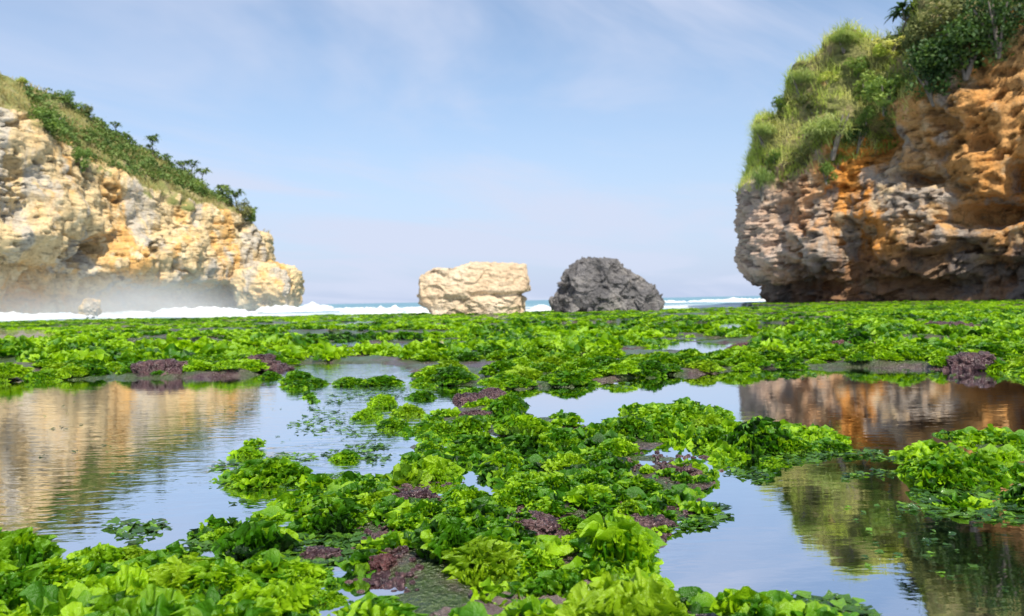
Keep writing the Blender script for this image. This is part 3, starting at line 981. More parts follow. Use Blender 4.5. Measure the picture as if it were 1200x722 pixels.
def black_boulder():
    D = 41.5
    xl, xr = at(648, 360, D)[0], at(778, 360, D)[0]
    w = xr - xl
    B, S, Q = rounded(150, 0.55)
    u = np.clip((B[:, 0] + 1) / 2, 0, 1)
    v = (B[:, 2] + 1) / 2
    top = np.interp(u, [0, 0.05, 0.18, 0.25, 0.32, 0.42, 0.55, 0.68, 0.8, 0.92, 1.0], [1.0, 1.6, 2.38, 2.48, 2.42, 2.34, 2.28, 2.0, 1.6, 1.2, 0.8])
    Z = -0.3 + (top + 0.45) * v ** 0.9
    wid = np.interp(v, [0, 0.2, 0.6, 1], [0.97, 1.0, 0.97, 0.86])
    Xw = xl + w / 2 + w / 2 * B[:, 0] * wid
    Yw = D + 2.0 * B[:, 1] * np.interp(v, [0, 0.1, 1], [1.0, 1.02, 0.7])
    P = np.stack([Xw, Yw, Z], -1)
    dsp = -0.16 + 0.28 * fbm(P[:, 0] * 0.8, P[:, 1] * 0.8, P[:, 2] * 0.8, 3, 311) + 0.15 * ridged(P[:, 0] * 1.1, P[:, 1] * 1.1, P[:, 2] * 1.1, 4, 312) + 0.22 * cells(P[:, 0], P[:, 1], P[:, 2], 0.7, 313)
    P = P + S * dsp[:, None]
    c = np.array([(xl + xr) / 2, D, 0])
    o = link('boulder', mesh_np('charcoal_boulder', P - c, Q, True), M['black_rock'])
    o.location = c
    return tag(o, 'jagged charcoal boulder with a peaked left side on the reef edge', 'boulder')


white_boulder()
black_boulder()


# ------------------------------------------------------------------ cliffs
def resample(a, n):
    a = np.asarray(a, float)
    seg = np.r_[0, np.cumsum(np.linalg.norm(np.diff(a[:, :2], axis=0), axis=1))]
    t = np.linspace(0, seg[-1], n)
    out = np.stack([np.interp(t, seg, a[:, k]) for k in range(a.shape[1])], -1)
    return out, t


def smooth1(a, k):
    ker = np.hanning(k + 2)[1:-1]; ker /= ker.sum()
    pad = np.pad(a, ((k // 2, k // 2), (0, 0)), mode='edge')
    return np.stack([np.convolve(pad[:, j], ker, 'valid')[:len(a)] for j in range(a.shape[1])], -1)


def build_cliff(name, stations, nu, nv_face, nv_slope, profile, blobs, mat, seed, flip, amp=1.0, zbase=-3.5, slope_noise=1.0, rough=1.0, block=1.0):
    """stations: (px, depth, rim_py, ridge_py, setback)"""
    rows = []
    for px, dep, rim, ridge, sb in stations:
        p = at(px, 350, dep)
        zr = at(px, rim, dep)[2]
        zt = at(px, ridge, dep + sb)[2]
        rows.append([p[0], dep, zr, max(zt, zr + 0.3), sb])
    A, t = resample(rows, nu)
    kk = max(5, int(nu * 0.035) | 1)
    hts = smooth1(A[:, 2:4], 5)
    A = smooth1(A, kk)
    A[:, 2:4] = hts
    tan = np.gradient(A[:, :2], axis=0)
    tan /= np.linalg.norm(tan, axis=1)[:, None] + 1e-9
    nrm = np.stack([tan[:, 1], -tan[:, 0]], -1) * (1 if not flip else -1)
    nrm = smooth1(nrm, kk); nrm /= np.linalg.norm(nrm, axis=1)[:, None]
    nb = 26
    P = np.zeros((nv_face + nv_slope + nb, nu, 3))
    veg = np.zeros((nv_face + nv_slope + nb, nu))
    zr, zt, sb = A[:, 2], A[:, 3], A[:, 4]
    for i in range(nv_face):
        f = i / (nv_face - 1)
        z = zbase + (zr - zbase) * f
        off = profile(z, zr, A)
        P[i, :, 0] = A[:, 0] + nrm[:, 0] * off
        P[i, :, 1] = A[:, 1] + nrm[:, 1] * off
        P[i, :, 2] = z
        veg[i] = sstep(0.88, 1.0, f) * 0.45
    top_off = profile(zr, zr, A)
    for i in range(nv_slope):
        f = (i + 1) / nv_slope
        off = top_off - sb * f
        P[nv_face + i, :, 0] = A[:, 0] + nrm[:, 0] * off
        P[nv_face + i, :, 1] = A[:, 1] + nrm[:, 1] * off
        P[nv_face + i, :, 2] = zr + (zt - zr) * (f ** 0.85)
        veg[nv_face + i] = 0.45 + 0.55 * sstep(0.0, 0.25, f)
    for i in range(nb):
        f = (i + 1) / nb
        off = top_off - sb - 14 * f
        P[nv_face + nv_slope + i, :, 0] = A[:, 0] + nrm[:, 0] * off
        P[nv_face + nv_slope + i, :, 1] = A[:, 1] + nrm[:, 1] * off
        P[nv_face + nv_slope + i, :, 2] = zt - (zt + 1) * f ** 2 * 0.9
        veg[nv_face + nv_slope + i] = 1
    # displacement along the normal
    x, y, z = P[..., 0], P[..., 1], P[..., 2]
    wa = 1.6 * pn(x * 0.3, y * 0.3, z * 0.3, seed + 11)
    d = 1.7 * amp * fbm(x * 0.10, y * 0.10, z * 0.13, 3, seed)
    d += 0.60 * block * amp * cells(x, y, z * 0.9, 3.6, seed + 1)
    d += 0.36 * block * amp * cells(x, y, z * 1.0, 1.5, seed + 12)
    d += 0.22 * amp * pn(x * 0.10, y * 0.10, (z + 0.5 * wa) * 0.95, seed + 2)         # bedding ledges
    d += 0.62 * amp * ridged(x * 0.45 + 0.3 * wa, y * 0.45, z * 0.10, 2, seed + 3)           # fluting
    d += 0.36 * rough * amp * fbm(x * 0.8, y * 0.8, z * 0.9, 5, seed + 4, 0.64)
    d += 0.26 * block * rough * amp * cells(x, y, z, 0.75, seed + 13)
    hol = pn((x + wa) * 0.20, y * 0.20, (z + 0.6 * wa) * 0.36, seed + 5) + 0.45 * fbm(x * 0.7, y * 0.7, z * 0.9, 3, seed + 6)
    d -= 1.9 * amp * sstep(0.36, 0.60, hol)
    pit = fbm(x * 0.7, y * 0.7, z * 1.5, 3, seed + 7)
    d -= 0.75 * rough * amp * sstep(0.36, 0.50, pit)
    pit2 = fbm(x * 1.5 + 3, y * 1.5, z * 2.2, 2, seed + 9)
    d -= 0.45 * rough * amp * sstep(0.40, 0.52, pit2)
    rockw = 1 - 0.65 * sstep(0.5, 1.0, veg)
    d = d * rockw
    d += (1 - rockw) / 0.65 * slope_noise * fbm(x * 0.25, y * 0.25, z * 0.25, 3, seed + 8) * 0.8
    qx, qy, _ = project(P)
    qx = qx + 13 * fbm(x * 0.35, y * 0.35, z * 0.35, 3, seed + 21)
    qy = qy + 9 * fbm(x * 0.35, y * 0.35, z * 0.35, 3, seed + 25)
    for (bx, by, ba, sx, sy) in blobs:
        d += ba * np.exp(-(np.abs((qx - bx) / sx) ** 2.6 + np.abs((qy - by) / sy) ** 2.6)) * (veg < 0.9)
    du = np.gradient(P, axis=1); dv = np.gradient(P, axis=0)
    N = np.cross(du, dv)
    N /= np.linalg.norm(N, axis=-1)[..., None] + 1e-9
    out = np.stack([np.broadcast_to(nrm[:, 0], x.shape), np.broadcast_to(nrm[:, 1], x.shape), 0 * x + 0.35], -1)
    sgn = np.sign((N * out).sum(-1))[..., None]
    sgn[sgn == 0] = 1
    N *= sgn
    fade = sstep(0, 10, np.minimum(np.arange(nu), nu - 1 - np.arange(nu)))
    P = P + N * (d * fade)[..., None] * np.array([1, 1, 0.6])
    Q = grid_quads(P.shape[0], nu)
    if not flip: Q = Q[:, ::-1]
    me = mesh_np(name, P.reshape(-1, 3), Q, True, {'veg': veg.ravel()})
    o = link(name, me, mat)
    return o, P, veg, N, A, nrm, top_off


def prof_left(z, zr, A):
    z = np.broadcast_to(z, zr.shape)
    k = np.interp(z, [-4, 0, 2.0, 3.2, 4.6, 6.5, 9, 14, 30], [-5.0, -4.6, -4.2, -2.2, 0.4, 0.9, 0.2, -0.6, -2.0])
    return k


def prof_right(z, zr, A):
    z = np.broadcast_to(z, zr.shape)
    return np.interp(z, [-4, 0, 1.0, 2.0, 2.8, 4.2, 7, 12, 20, 30], [-2.0, -1.9, -1.5, -0.7, -0.05, 0.15, 0.15, -0.1, -0.4, -0.8])


LEFT_ST = [(-420, 74, 20, -120, 10), (-250, 84, 60, -40, 10), (-100, 93, 105, 30, 10), (0, 100, 128, 72, 10), (40, 104, 142, 86, 10), (80, 109, 168, 98, 10), (125, 115, 200, 120, 10),
           (160, 119, 222, 143, 9), (200, 124, 238, 168, 9), (240, 129, 246, 196, 8), (275, 134, 252, 216, 7), (300, 138, 262, 240, 5), (314, 143, 280, 265, 3.5),
           (316, 152, 285, 268, 3.5), (300, 166, 285, 262, 5), (250, 190, 270, 240, 8)]
left_blobs = [(112, 296, -3.6, 18, 17), (25, 318, -4.0, 48, 22), (18, 250, -1.6, 30, 14), (60, 330, -2.5, 60, 22), (175, 300, 1.6, 60, 22), (70, 240, 1.2, 30, 40),
              (205, 285, 0.9, 18, 40), (240, 345, -1.5, 45, 10), (150, 340, -1.2, 40, 10), (30, 280, 1.4, 22, 12), (255, 300, -0.8, 14, 12), (280, 290, 1.0, 30, 25)]
cl_o, LP, Lveg, LN, LA, Lnr, Ltop = build_cliff('cliff', LEFT_ST, 430, 190, 90, prof_left, left_blobs, M['cliff_left'], 401, False, 0.80, rough=0.55, block=0.42)
tag(cl_o, 'pale golden limestone headland on the left with a bushy sloping top', kind='structure')

RIGHT_ST = [(960, 118, 200, 100, 5), (920, 96, 215, 130, 3), (893, 82, 222, 150, 2), (875, 74, 226, 150, 1.0), (878, 69, 226, 143, 1.0), (896, 67, 222, 138, 1.4), (914, 66.2, 215, 118, 1.8), (922, 65.8, 210, 78, 2), (945, 64.8, 202, 74, 2.2), (956, 64.3, 199, 58, 2.4),
            (970, 63.6, 194, 40, 2.4), (992, 63, 188, 32, 2.4), (1004, 62.5, 184, 54, 2.6), (1035, 61, 160, 47, 3), (1054, 60, 140, 36, 3), (1062, 59.8, 136, -30, 3), (1078, 59, 130, -80, 3.5), (1110, 57.5, 112, -130, 4), (1160, 55.5, 85, -180, 5),
            (1200, 54, 30, -210, 6), (1260, 52, -40, -240, 7), (1400, 48, -100, -280, 7), (1600, 43, -150, -350, 7), (1900, 37, -150, -400, 7)]
right_blobs = [(1020, 160, -2.6, 18, 26), (1068, 207, -3.0, 24, 8), (1155, 250, -4.0, 38, 16), (1188, 205, -2.8, 14, 20), (1120, 215, -1.6, 16, 7), (1095, 175, -1.4, 12, 6), (1145, 165, -1.5, 12, 8), (1100, 300, -1.8, 45, 10), (1000, 300, -1.6, 20, 22), (1180, 320, -1.5, 40, 14),
               (1130, 120, 1.3, 22, 14), (960, 290, 0.7, 25, 25), (900, 280, 0.8, 18, 40), (1085, 190, -0.8, 14, 8), (1090, 335, -1.5, 60, 8), (1010, 270, -1.2, 20, 12), (940, 340, -1, 40, 8)]
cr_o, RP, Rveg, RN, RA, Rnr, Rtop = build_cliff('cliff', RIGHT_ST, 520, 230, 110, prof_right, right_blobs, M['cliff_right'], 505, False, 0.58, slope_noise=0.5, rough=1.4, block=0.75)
tag(cr_o, 'orange brown limestone cliff on the right with dark hollows and a grassy top', kind='structure')


def surf(P, px, py):
    """first cliff point seen along a pixel ray"""
    qx, qy, dep = project(P)
    e = (qx - px) ** 2 + (qy - py) ** 2
    best = e.min()
    c = (e < best + 30)
    j = np.argmin(np.where(c, dep, 1e9))
    return P.reshape(-1, 3)[j]


# ------------------------------------------------------------------ vegetation of the cliffs
def leaf_quads(C, size, g, up=0.3, droop=0.0, aspect=0.55):
    n = len(C)
    a = g.normal(size=(n, 3)); a[:, 2] = a[:, 2] * 0.6 - droop
    a /= np.linalg.norm(a, axis=1)[:, None]
    nn = g.normal(size=(n, 3)); nn[:, 2] += up * 3
    b = np.cross(a, nn); b /= np.linalg.norm(b, axis=1)[:, None] + 1e-9
    s = (size * g.uniform(0.6, 1.3, n))[:, None] if np.ndim(size) == 0 else (size * g.uniform(0.6, 1.3, n))[:, None]
    V = np.stack([C - a * s * 0.5, C + b * s * aspect * 0.5, C + a * s * 0.5, C - b * s * aspect * 0.5], 1).reshape(-1, 3)
    Q = np.arange(4 * n).reshape(n, 4)
    return V, Q


def bush_mesh(seed, nl=1500, size=0.17, sub=16, droop=0.0):
    g = np.random.default_rng(seed)
    c = g.normal(size=(sub, 3)); c /= np.linalg.norm(c, axis=1)[:, None]
    c *= g.uniform(0.35, 0.85, (sub, 1)); c[:, 2] = c[:, 2] * 0.9
    k = g.integers(0, sub, nl)
    off = g.normal(size=(nl, 3)); off /= np.linalg.norm(off, axis=1)[:, None]
    off *= (g.uniform(0.3, 1, (nl, 1)) ** 0.5) * (0.26 + 0.16 * g.uniform(0, 1, sub)[k])[:, None]
    C = c[k] + off
    V, Q = leaf_quads(C, size, g, 0.3, droop)
    tint = np.repeat(np.clip(0.5 + 0.2 * g.normal(size=sub)[k] + 0.12 * g.normal(size=nl), 0, 1), 4)
    return mesh_np('bush_foliage', V, Q, False, {'tint': tint})


def stem_mesh(seed, n=4):
    g = np.random.default_rng(seed)
    VV, QQ = [], []
    off = 0
    for i in range(n):
        a = g.uniform(0, 6.28); l = g.uniform(0.3, 0.7)
        pts = np.array([[0, 0, -1.0], [math.cos(a) * l * 0.4, math.sin(a) * l * 0.4, -0.4], [math.cos(a) * l, math.sin(a) * l, 0.2]])
        v, q = tube(pts, [0.06, 0.045, 0.02], 5)
        VV.append(v); QQ.append(q + off); off += len(v)
    return mesh_np('bush_stem', np.concatenate(VV), np.concatenate(QQ), True)


def tube(pts, rad, k=6):
    V = []
    pts = np.asarray(pts, float)
    for i, p in enumerate(pts):
        t = pts[min(i + 1, len(pts) - 1)] - pts[max(i - 1, 0)]
        t /= np.linalg.norm(t) + 1e-9
        a = np.cross(t, [0.3, 0.9, 0.1]); a /= np.linalg.norm(a)
        b = np.cross(t, a)
        for j in range(k):
            th = 2 * math.pi * j / k
            V.append(p + rad[i] * (math.cos(th) * a + math.sin(th) * b))
    Q = []
    for i in range(len(pts) - 1):
        for j in range(k):
            Q.append([i * k + j, i * k + (j + 1) % k, (i + 1) * k + (j + 1) % k, (i + 1) * k + j])
    return np.array(V), np.array(Q)


BUSH = {m: [bush_mesh(600 + i + 10 * j) for i in range(3)] for j, m in enumerate(('bush', 'bush_dark', 'bush_olive', 'grass_light'))}
BUSH['bush_dark'] = [bush_mesh(640 + i, 2600, 0.13, 26, 0.5) for i in range(3)]


def feather_mesh(seed, nb=1100):
    g = np.random.default_rng(seed)
    VV, QQ, TT, off = [], [], [], 0
    tuft = g.normal(size=(40, 3)); tuft /= np.linalg.norm(tuft, axis=1)[:, None]
    tuft *= g.uniform(0.15, 0.7, (40, 1)); tuft[:, 2] = np.abs(tuft[:, 2]) * 0.7 - 0.2
    for i in range(nb):
        k = int(g.integers(40))
        c0 = tuft[k] + g.normal(size=3) * 0.08
        az = g.uniform(0, 6.28); el = g.uniform(0.1, 1.4)
        L = g.uniform(0.3, 0.7)
        d = np.array([math.cos(az) * math.cos(el), math.sin(az) * math.cos(el), math.sin(el)])
        sd = np.array([-math.sin(az), math.cos(az), 0]) * 0.012
        row = []
        for f in (0, 0.4, 0.75, 1.0):
            c = c0 + d * L * f + np.array([0, 0, -0.75 * L * f ** 2])
            row += [c - sd * (1.1 - f), c + sd * (1.1 - f)]
        VV.append(np.array(row)); QQ.append(np.array([[0, 1, 3, 2], [2, 3, 5, 4], [4, 5, 7, 6]]) + off); off += 8
        TT.append(np.full(8, np.clip(0.3 + 0.4 * (k % 7) / 6 + g.normal() * 0.12, 0, 1)))
    return mesh_np('grassy_foliage', np.concatenate(VV), np.concatenate(QQ), True, {'tint': np.concatenate(TT)})


M['feather'] = leaf_mat('feathery_mat', (0.12, 0.20, 0.06), (0.26, 0.36, 0.12), (0.48, 0.54, 0.22), 0.4, 0.6, 0.2, 0.6)
BUSH['feather'] = [feather_mesh(660 + i) for i in range(3)]
STEM = [stem_mesh(700 + i) for i in range(2)]
for m, l in BUSH.items():
    for me in l: me.materials.append(M[m])
for me in STEM: me.materials.append(M['bark'])
bcount = 0


def bush(P, px, py, wpx, hpx, m, label, name='bush', group=None):
    """px, py is the centre of the bush"""
    global bcount
    p = surf(P, px, py + hpx * 0.25)
    dep = p[1]
    r = wpx * dep / F / 2; h = hpx * dep / F / 2
    root = bpy.data.objects.new(name, None)
    COL.objects.link(root)
    root.location = p
    root.rotation_euler = (0, 0, rng.uniform(0, 6.28))
    tag(root, label, 'bush', group)
    f = link('foliage', BUSH[m][bcount % 3], None, root)
    f.location = (0, 0, h * 0.55)
    f.scale = (r, r, h)
    s = link('stem', STEM[bcount % 2], None, root)
    s.location = (0, 0, h * 0.6); s.scale = (r, r, h)
    bcount += 1
    return root


for a in (
    (82, 102, 22, 22, 'bush', 'rounded green bush alone on the left headland skyline'),
    (112, 116, 18, 14, 'bush_olive', 'small dull bush on the left headland skyline downhill of the rounded one'),
    (35, 82, 16, 12, 'grass_light', 'small yellowish bush near the top of the left headland'),
    (60, 140, 50, 40, 'bush', 'large green bush at the upper end of the left headland thicket'),
    (98, 185, 26, 34, 'bush', 'green bush hanging below the left headland thicket'),
    (272, 218, 22, 22, 'bush', 'dark green bush among the lower palms of the left headland'),
    (305, 248, 18, 24, 'bush', 'lowest green bush at the seaward end of the left headland'),
    (290, 235, 26, 24, 'bush_olive', 'olive bush just above the seaward end of the left headland'),
    (236, 217, 22, 18, 'bush', 'green bush at the lower end of the thicket by the palms'),
): bush(LP, *a)
for a in (
    (985, 44, 46, 40, 'feather', 'tilted bush on the rocky pinnacle of the right cliff skyline'),
    (932, 95, 50, 52, 'feather', 'yellow green bush on the left step of the right cliff skyline'),
    (892, 150, 56, 44, 'feather', 'pale feathery bush on the lowest left corner of the right cliff top'),
    (976, 150, 90, 84, 'feather', 'big soft feathery bush in the middle of the right cliff slope'),
    (1032, 112, 56, 52, 'bush', 'bright green bush left of the dark creepers on the right cliff'),
    (1016, 100, 40, 40, 'bush', 'bright leafy bush above the dark hollow of the right cliff'),
    (1042, 50, 46, 30, 'grass_light', 'pale yellow bush on the right cliff skyline beside the spiky leaves'),
    (890, 205, 46, 60, 'feather', 'feathery green bush hanging over the grey left corner of the right cliff'),
    (1090, 80, 80, 90, 'bush_dark', 'dark glossy bush left in the shaded thicket of the right cliff'),
    (1130, 50, 100, 90, 'bush_dark', 'dark glossy bush in the middle of the shaded thicket of the right cliff'),
    (1170, 25, 80, 100, 'bush_dark', 'dark glossy bush at the right of the shaded thicket by the red rock'),
    (1110, 15, 70, 60, 'bush_olive', 'brownish bush at the top of the right cliff above the dark ones'),
    (1072, 45, 40, 60, 'bush_olive', 'brownish twiggy bush between pale grass and the dark thicket'),
    (965, 205, 24, 30, 'bush', 'small bush low on the orange face of the right cliff'),
    (1000, 160, 36, 40, 'bush_dark', 'dark bush at the edge of the black hollow on the right cliff'),
): bush(RP, *a)
for px, py, w, h, m in ((915, 125, 30, 24, 'bush'), (948, 118, 32, 26, 'bush_olive'), (1002, 78, 34, 26, 'bush'), (905, 182, 26, 22, 'bush'), (940, 186, 30, 24, 'bush_olive'), (968, 88, 28, 22, 'grass_light'), (1012, 140, 30, 26, 'bush')):
    bush(RP, px, py, w, h, m, 'small leafy bush scattered through the pale grass on the right cliff slope', 'bush', 'small bushes in the right cliff grass')


# pandanus trees
def pandanus(P, px, py, hpx, wpx, label, heads=4):
    p = surf(P, px, py)
    dep = p[1]
    H = hpx * dep / F; Wd = 0.95 * wpx * dep / F
    root = bpy.data.objects.new('pandanus_tree', None)
    COL.objects.link(root)
    root.location = p
    tag(root, label, 'tree', 'pandanus trees on the cliff tops')
    g = np.random.default_rng(int(px * 7 + py))
    VV, QQ, off = [], [], 0
    tips = []
    lean = g.normal(size=2) * 0.12
    fork = np.array([lean[0] * H, lean[1] * H, H * 0.5])
    v, q = tube([[0, 0, -0.4], fork * 0.5, fork], [0.10, 0.08, 0.07], 6)
    VV.append(v); QQ.append(q); off += len(v)
    for i in range(heads):
        a = 6.28 * i / heads + g.uniform(-.5, .5)
        tip = np.array([math.cos(a) * Wd * 0.28, math.sin(a) * Wd * 0.28, H * g.uniform(0.72, 0.9)]) + np.array([lean[0] * H, lean[1] * H, 0])
        v, q = tube([fork, (fork + tip) / 2 + [0, 0, -0.05], tip], [0.06, 0.05, 0.045], 5)
        VV.append(v); QQ.append(q + off); off += len(v)
        tips.append(tip)
    link('trunk', mesh_np('pandanus_trunk', np.concatenate(VV), np.concatenate(QQ)), M['bark'], root)
    VV, QQ, TT, off = [], [], [], 0
    for tip in tips:
        for j in range(26):
            az = g.uniform(0, 6.28); el = g.uniform(-0.2, 1.2)
            L = Wd * 0.36 * g.uniform(0.8, 1.2)
            dirv = np.array([math.cos(az) * math.cos(el), math.sin(az) * math.cos(el), math.sin(el)])
            side = np.cross(dirv, [0, 0, 1.0]); side /= np.linalg.norm(side) + 1e-6
            wv = 0.045 * Wd
            row = []
            for k, f in enumerate((0, 0.45, 0.8, 1.0)):
                c = tip + dirv * L * f + np.array([0, 0, -0.5 * L * f ** 2.2])
                ww = wv * (0.7, 1.0, 0.6, 0.08)[k]
                row += [c - side * ww, c + side * ww]
            VV.append(np.array(row))
            QQ.append(np.array([[0, 1, 3, 2], [2, 3, 5, 4], [4, 5, 7, 6]]) + off); off += 8
            TT.append(np.full(8, g.uniform(0.1, 0.8)))
    link('crown', mesh_np('pandanus_crown', np.concatenate(VV), np.concatenate(QQ), True, {'tint': np.concatenate(TT)}), M['bush_dark' if px > 600 else 'thicket'], root)


for a in ((150, 145, 14, 14, 'small lone pandanus tree on the left headland skyline, above the thicket'),
          (163, 152, 10, 9, 'tiny pandanus tree just downhill of the lone small one on the left headland'),
          (194, 165, 24, 20, 'tallest pandanus tree on the left headland skyline, with a visible trunk'),
          (180, 160, 10, 12, 'low pandanus tree just uphill of the tallest one'),
          (221, 183, 14, 18, 'short pandanus tree between the tallest one and the forked pair'),
          (240, 192, 20, 18, 'upper tree of the pandanus pair leaning over the left headland skyline'),
          (251, 202, 22, 20, 'lower tree of the pandanus pair leaning over the left headland skyline'),
          (268, 213, 16, 20, 'bushy pandanus tree below the leaning pair'),
          (290, 232, 26, 22, 'pandanus tree with drooping crown at the seaward end of the left headland'),
          (300, 245, 16, 18, 'lowest pandanus tree at the seaward end of the left headland')):
    pandanus(LP, *a)
pandanus(RP, 1050, 48, 34, 44, 'spiky leaved pandanus tree at the top edge of the photo on the right cliff', 5)


# grass and thicket as ground cover
def area_points(P, mask, n, g):
    r, c = np.nonzero(mask[:-1, :-1])
    A = P[r, c]; B = P[r + 1, c]; C = P[r, c + 1]
    ar = np.linalg.norm(np.cross(B - A, C - A), axis=1)
    k = g.choice(len(r), n, p=ar / ar.sum())
    u, v = g.uniform(0, 1, n)[:, None], g.uniform(0, 1, n)[:, None]
    return A[k] + (B[k] - A[k]) * u + (C[k] - A[k]) * v


def blades(C, length, width, g, lean=0.5):
    n = len(C)
    az = g.uniform(0, 6.28, n); ln = g.normal(size=n) * lean
    d = np.stack([np.cos(az) * np.sin(ln), np.sin(az) * np.sin(ln), np.cos(ln)], -1)
    sd = np.stack([-np.sin(az + 1), np.cos(az + 1), 0 * az], -1)
    L = (length * g.uniform(0.5, 1.3, n))[:, None]
    w = width
    m_ = C + d * L * 0.55
    t_ = C + d * L + np.stack([np.cos(az), np.sin(az), -0.8 + 0 * az], -1) * L * 0.22
    V = np.stack([C - sd * w, C + sd * w, m_ + sd * w * 0.8, m_ - sd * w * 0.8, t_ + sd * w * 0.15, t_ - sd * w * 0.15], 1).reshape(-1, 3)
    b = np.arange(n)[:, None] * 6
    Q = np.concatenate([b + np.array([[0, 1, 2, 3]]), b + np.array([[3, 2, 4, 5]])])
    return V, Q


g = np.random.default_rng(77)
rq_x, rq_y, _ = project(RP)
gm = (Rveg > 0.42) & (rq_x < 1075) & (rq_y > -60) & (fbm(RP[..., 0] * 0.4, RP[..., 1] * 0.4, RP[..., 2] * 0.4, 3, 835) < 0.2)
C = area_points(RP, gm, 52000, g)
V, Q = blades(C, 1.0, 0.03, g, 0.8)
t_ = np.clip(0.5 + 0.9 * fbm(C[:, 0] * 0.4, C[:, 1] * 0.4, C[:, 2] * 0.4, 3, 808) + 0.12 * g.normal(size=len(C)), 0, 1)
tag(link('cliff_grass', mesh_np('cliff_grass', V, Q, False, {'tint': np.repeat(t_, 6)}), M['grass_light']), 'pale green grass on the top of the right cliff', 'grass', kind='stuff')
gm2 = (Rveg > 0.6) & (rq_x >= 1040)
C = area_points(RP, gm2, 14000, g)
C = C + g.normal(size=C.shape) * 0.25
V, Q = leaf_quads(C, 0.32, g, 0.2, 0.5)
t_ = np.clip(0.5 + 0.5 * fbm(C[:, 0] * 0.5, C[:, 1] * 0.5, C[:, 2] * 0.5, 2, 809) + 0.15 * g.normal(size=len(C)), 0, 1)
tag(link('creeper_thicket', mesh_np('creeper_thicket', V, Q, False, {'tint': np.repeat(t_, 4)}), M['bush_dark']), 'dark leafy creepers covering the upper right cliff', 'creepers', kind='stuff')

lq_x, lq_y, _ = project(LP)
gm = (Lveg > 0.5) & (lq_x > -60) & (fbm(LP[..., 0] * 0.3, LP[..., 1] * 0.3, LP[..., 2] * 0.3, 3, 834) < 0.18)
C = area_points(LP, gm, 26000, g)
V, Q = blades(C, 0.8, 0.05, g)
t_ = np.clip(0.5 + 0.8 * fbm(C[:, 0] * 0.2, C[:, 1] * 0.2, C[:, 2] * 0.2, 3, 818) + 0.12 * g.normal(size=len(C)), 0, 1)
tag(link('headland_grass', mesh_np('headland_grass', V, Q, False, {'tint': np.repeat(t_, 6)}), M['dry_grass']), 'dry brownish grass on the top of the left headland', 'grass', kind='stuff')
# thicket belt: a band along the slope
belt_lo = np.interp(lq_x, [0, 35, 60, 100, 150, 200, 250, 300], [60, 125, 165, 185, 205, 220, 235, 255])
belt_hi = np.interp(lq_x, [0, 35, 60, 100, 150, 200, 250, 300], [60, 112, 112, 128, 152, 175, 205, 232])
gap = fbm(LP[..., 0] * 0.22, LP[..., 1] * 0.22, LP[..., 2] * 0.3, 3, 833)
gm = (Lveg > 0.3) & (lq_x > 30) & (lq_x < 312) & (lq_y < belt_lo) & (lq_y > belt_hi) & (gap < 0.22)
C = area_points(LP, gm, 15000, g)
C = C + np.stack([g.normal(size=len(C)) * 0.3, g.normal(size=len(C)) * 0.3, g.uniform(0, 1.5, len(C)) * (0.6 + 0.6 * pn(C[:, 0] * 0.5, C[:, 1] * 0.5, C[:, 2] * 0.5, 3))], -1)
V, Q = leaf_quads(C, 0.45, g, 0.4)
t_ = np.clip(0.45 + 0.5 * fbm(C[:, 0] * 0.35, C[:, 1] * 0.35, C[:, 2] * 0.35, 2, 819) + 0.12 * g.normal(size=len(C)), 0, 1)
tag(link('shrub_thicket', mesh_np('shrub_thicket', V, Q, False, {'tint': np.repeat(t_, 4)}), M['thicket']), 'dense green thicket running down the left headland slope', 'shrubs', kind='stuff')


# ------------------------------------------------------------------ rocks in the surf, foam, spray
def sea_rock(px0, px1, py0, py1, D, mat, label, seed, dep=3.0):
    a = at(px0, py1, D); b = at(px1, py0, D)
    c = (a + b) / 2
    B, S, Q = rounded(60, 0.7)
    hw, hh = (b[0] - a[0]) / 2, (b[2] + 0.8) / 2
    V = B * np.array([hw, dep, hh])
    f = 0.9 / max(hw, hh) * 1.6
    V[:, 0] += -0.35 * hw * np.clip(-V[:, 2] / hh, 0, 1) * np.sign(V[:, 0]) * 0.6
    d = 0.22 * hh * fbm(V[:, 0] * f, V[:, 1] * f, V[:, 2] * f, 4, seed) + 0.08 * hh * ridged(V[:, 0] * f * 3, V[:, 1] * f * 3, V[:, 2] * f * 3, 3, seed + 2)
    V = V + S * d[:, None]
    o = link('sea_rock', mesh_np('sea_rock', V, Q, True), mat)
    o.location = (c[0], D, hh - 0.8)
    return tag(o, label, 'rock')


sea_rock(278, 352, 310, 360, 136, M['cliff_left'], 'pale rounded rock jutting into the surf at the tip of the left headland', 950, 5)
sea_rock(97, 115, 351, 372, 92, M['cliff_left'], 'small orange rock standing in the white surf under the left headland', 951, 1.0)


def surf_ridge(px0, px1, D, h, thick, seed, dd=0.0):
    n, m = 260, 26
    u = np.linspace(0, 1, n)[None, :]; v = np.linspace(-1, 1, m)[:, None]
    x0, x1 = at(px0, 360, D)[0], at(px1, 360, D + dd)[0]
    X = x0 + (x1 - x0) * u + 0 * v
    Yc = D + dd * u + 1.5 * pn(X * 0.06, 0, 0, seed)
    Yw = Yc + v * thick * (1 + 0.3 * pn(X * 0.3, v, 0, seed + 1))
    env = np.clip(np.sin(np.pi * u), 0, 1) ** 0.35
    hh = h * env * (0.55 + 0.95 * fbm(X * 0.14, 0, 0, 4, seed + 2))
    Zw = -0.5 + np.clip(1 - v ** 2, 0, 1) ** 0.7 * np.clip(hh + 0.25, 0.02, 9) + 0.34 * fbm(X * 0.7, Yw * 0.7, 0, 5, seed + 3, 0.6) * (1 - v ** 2)
    return np.stack([X, Yw, Zw], -1).reshape(-1, 3), grid_quads(m, n)


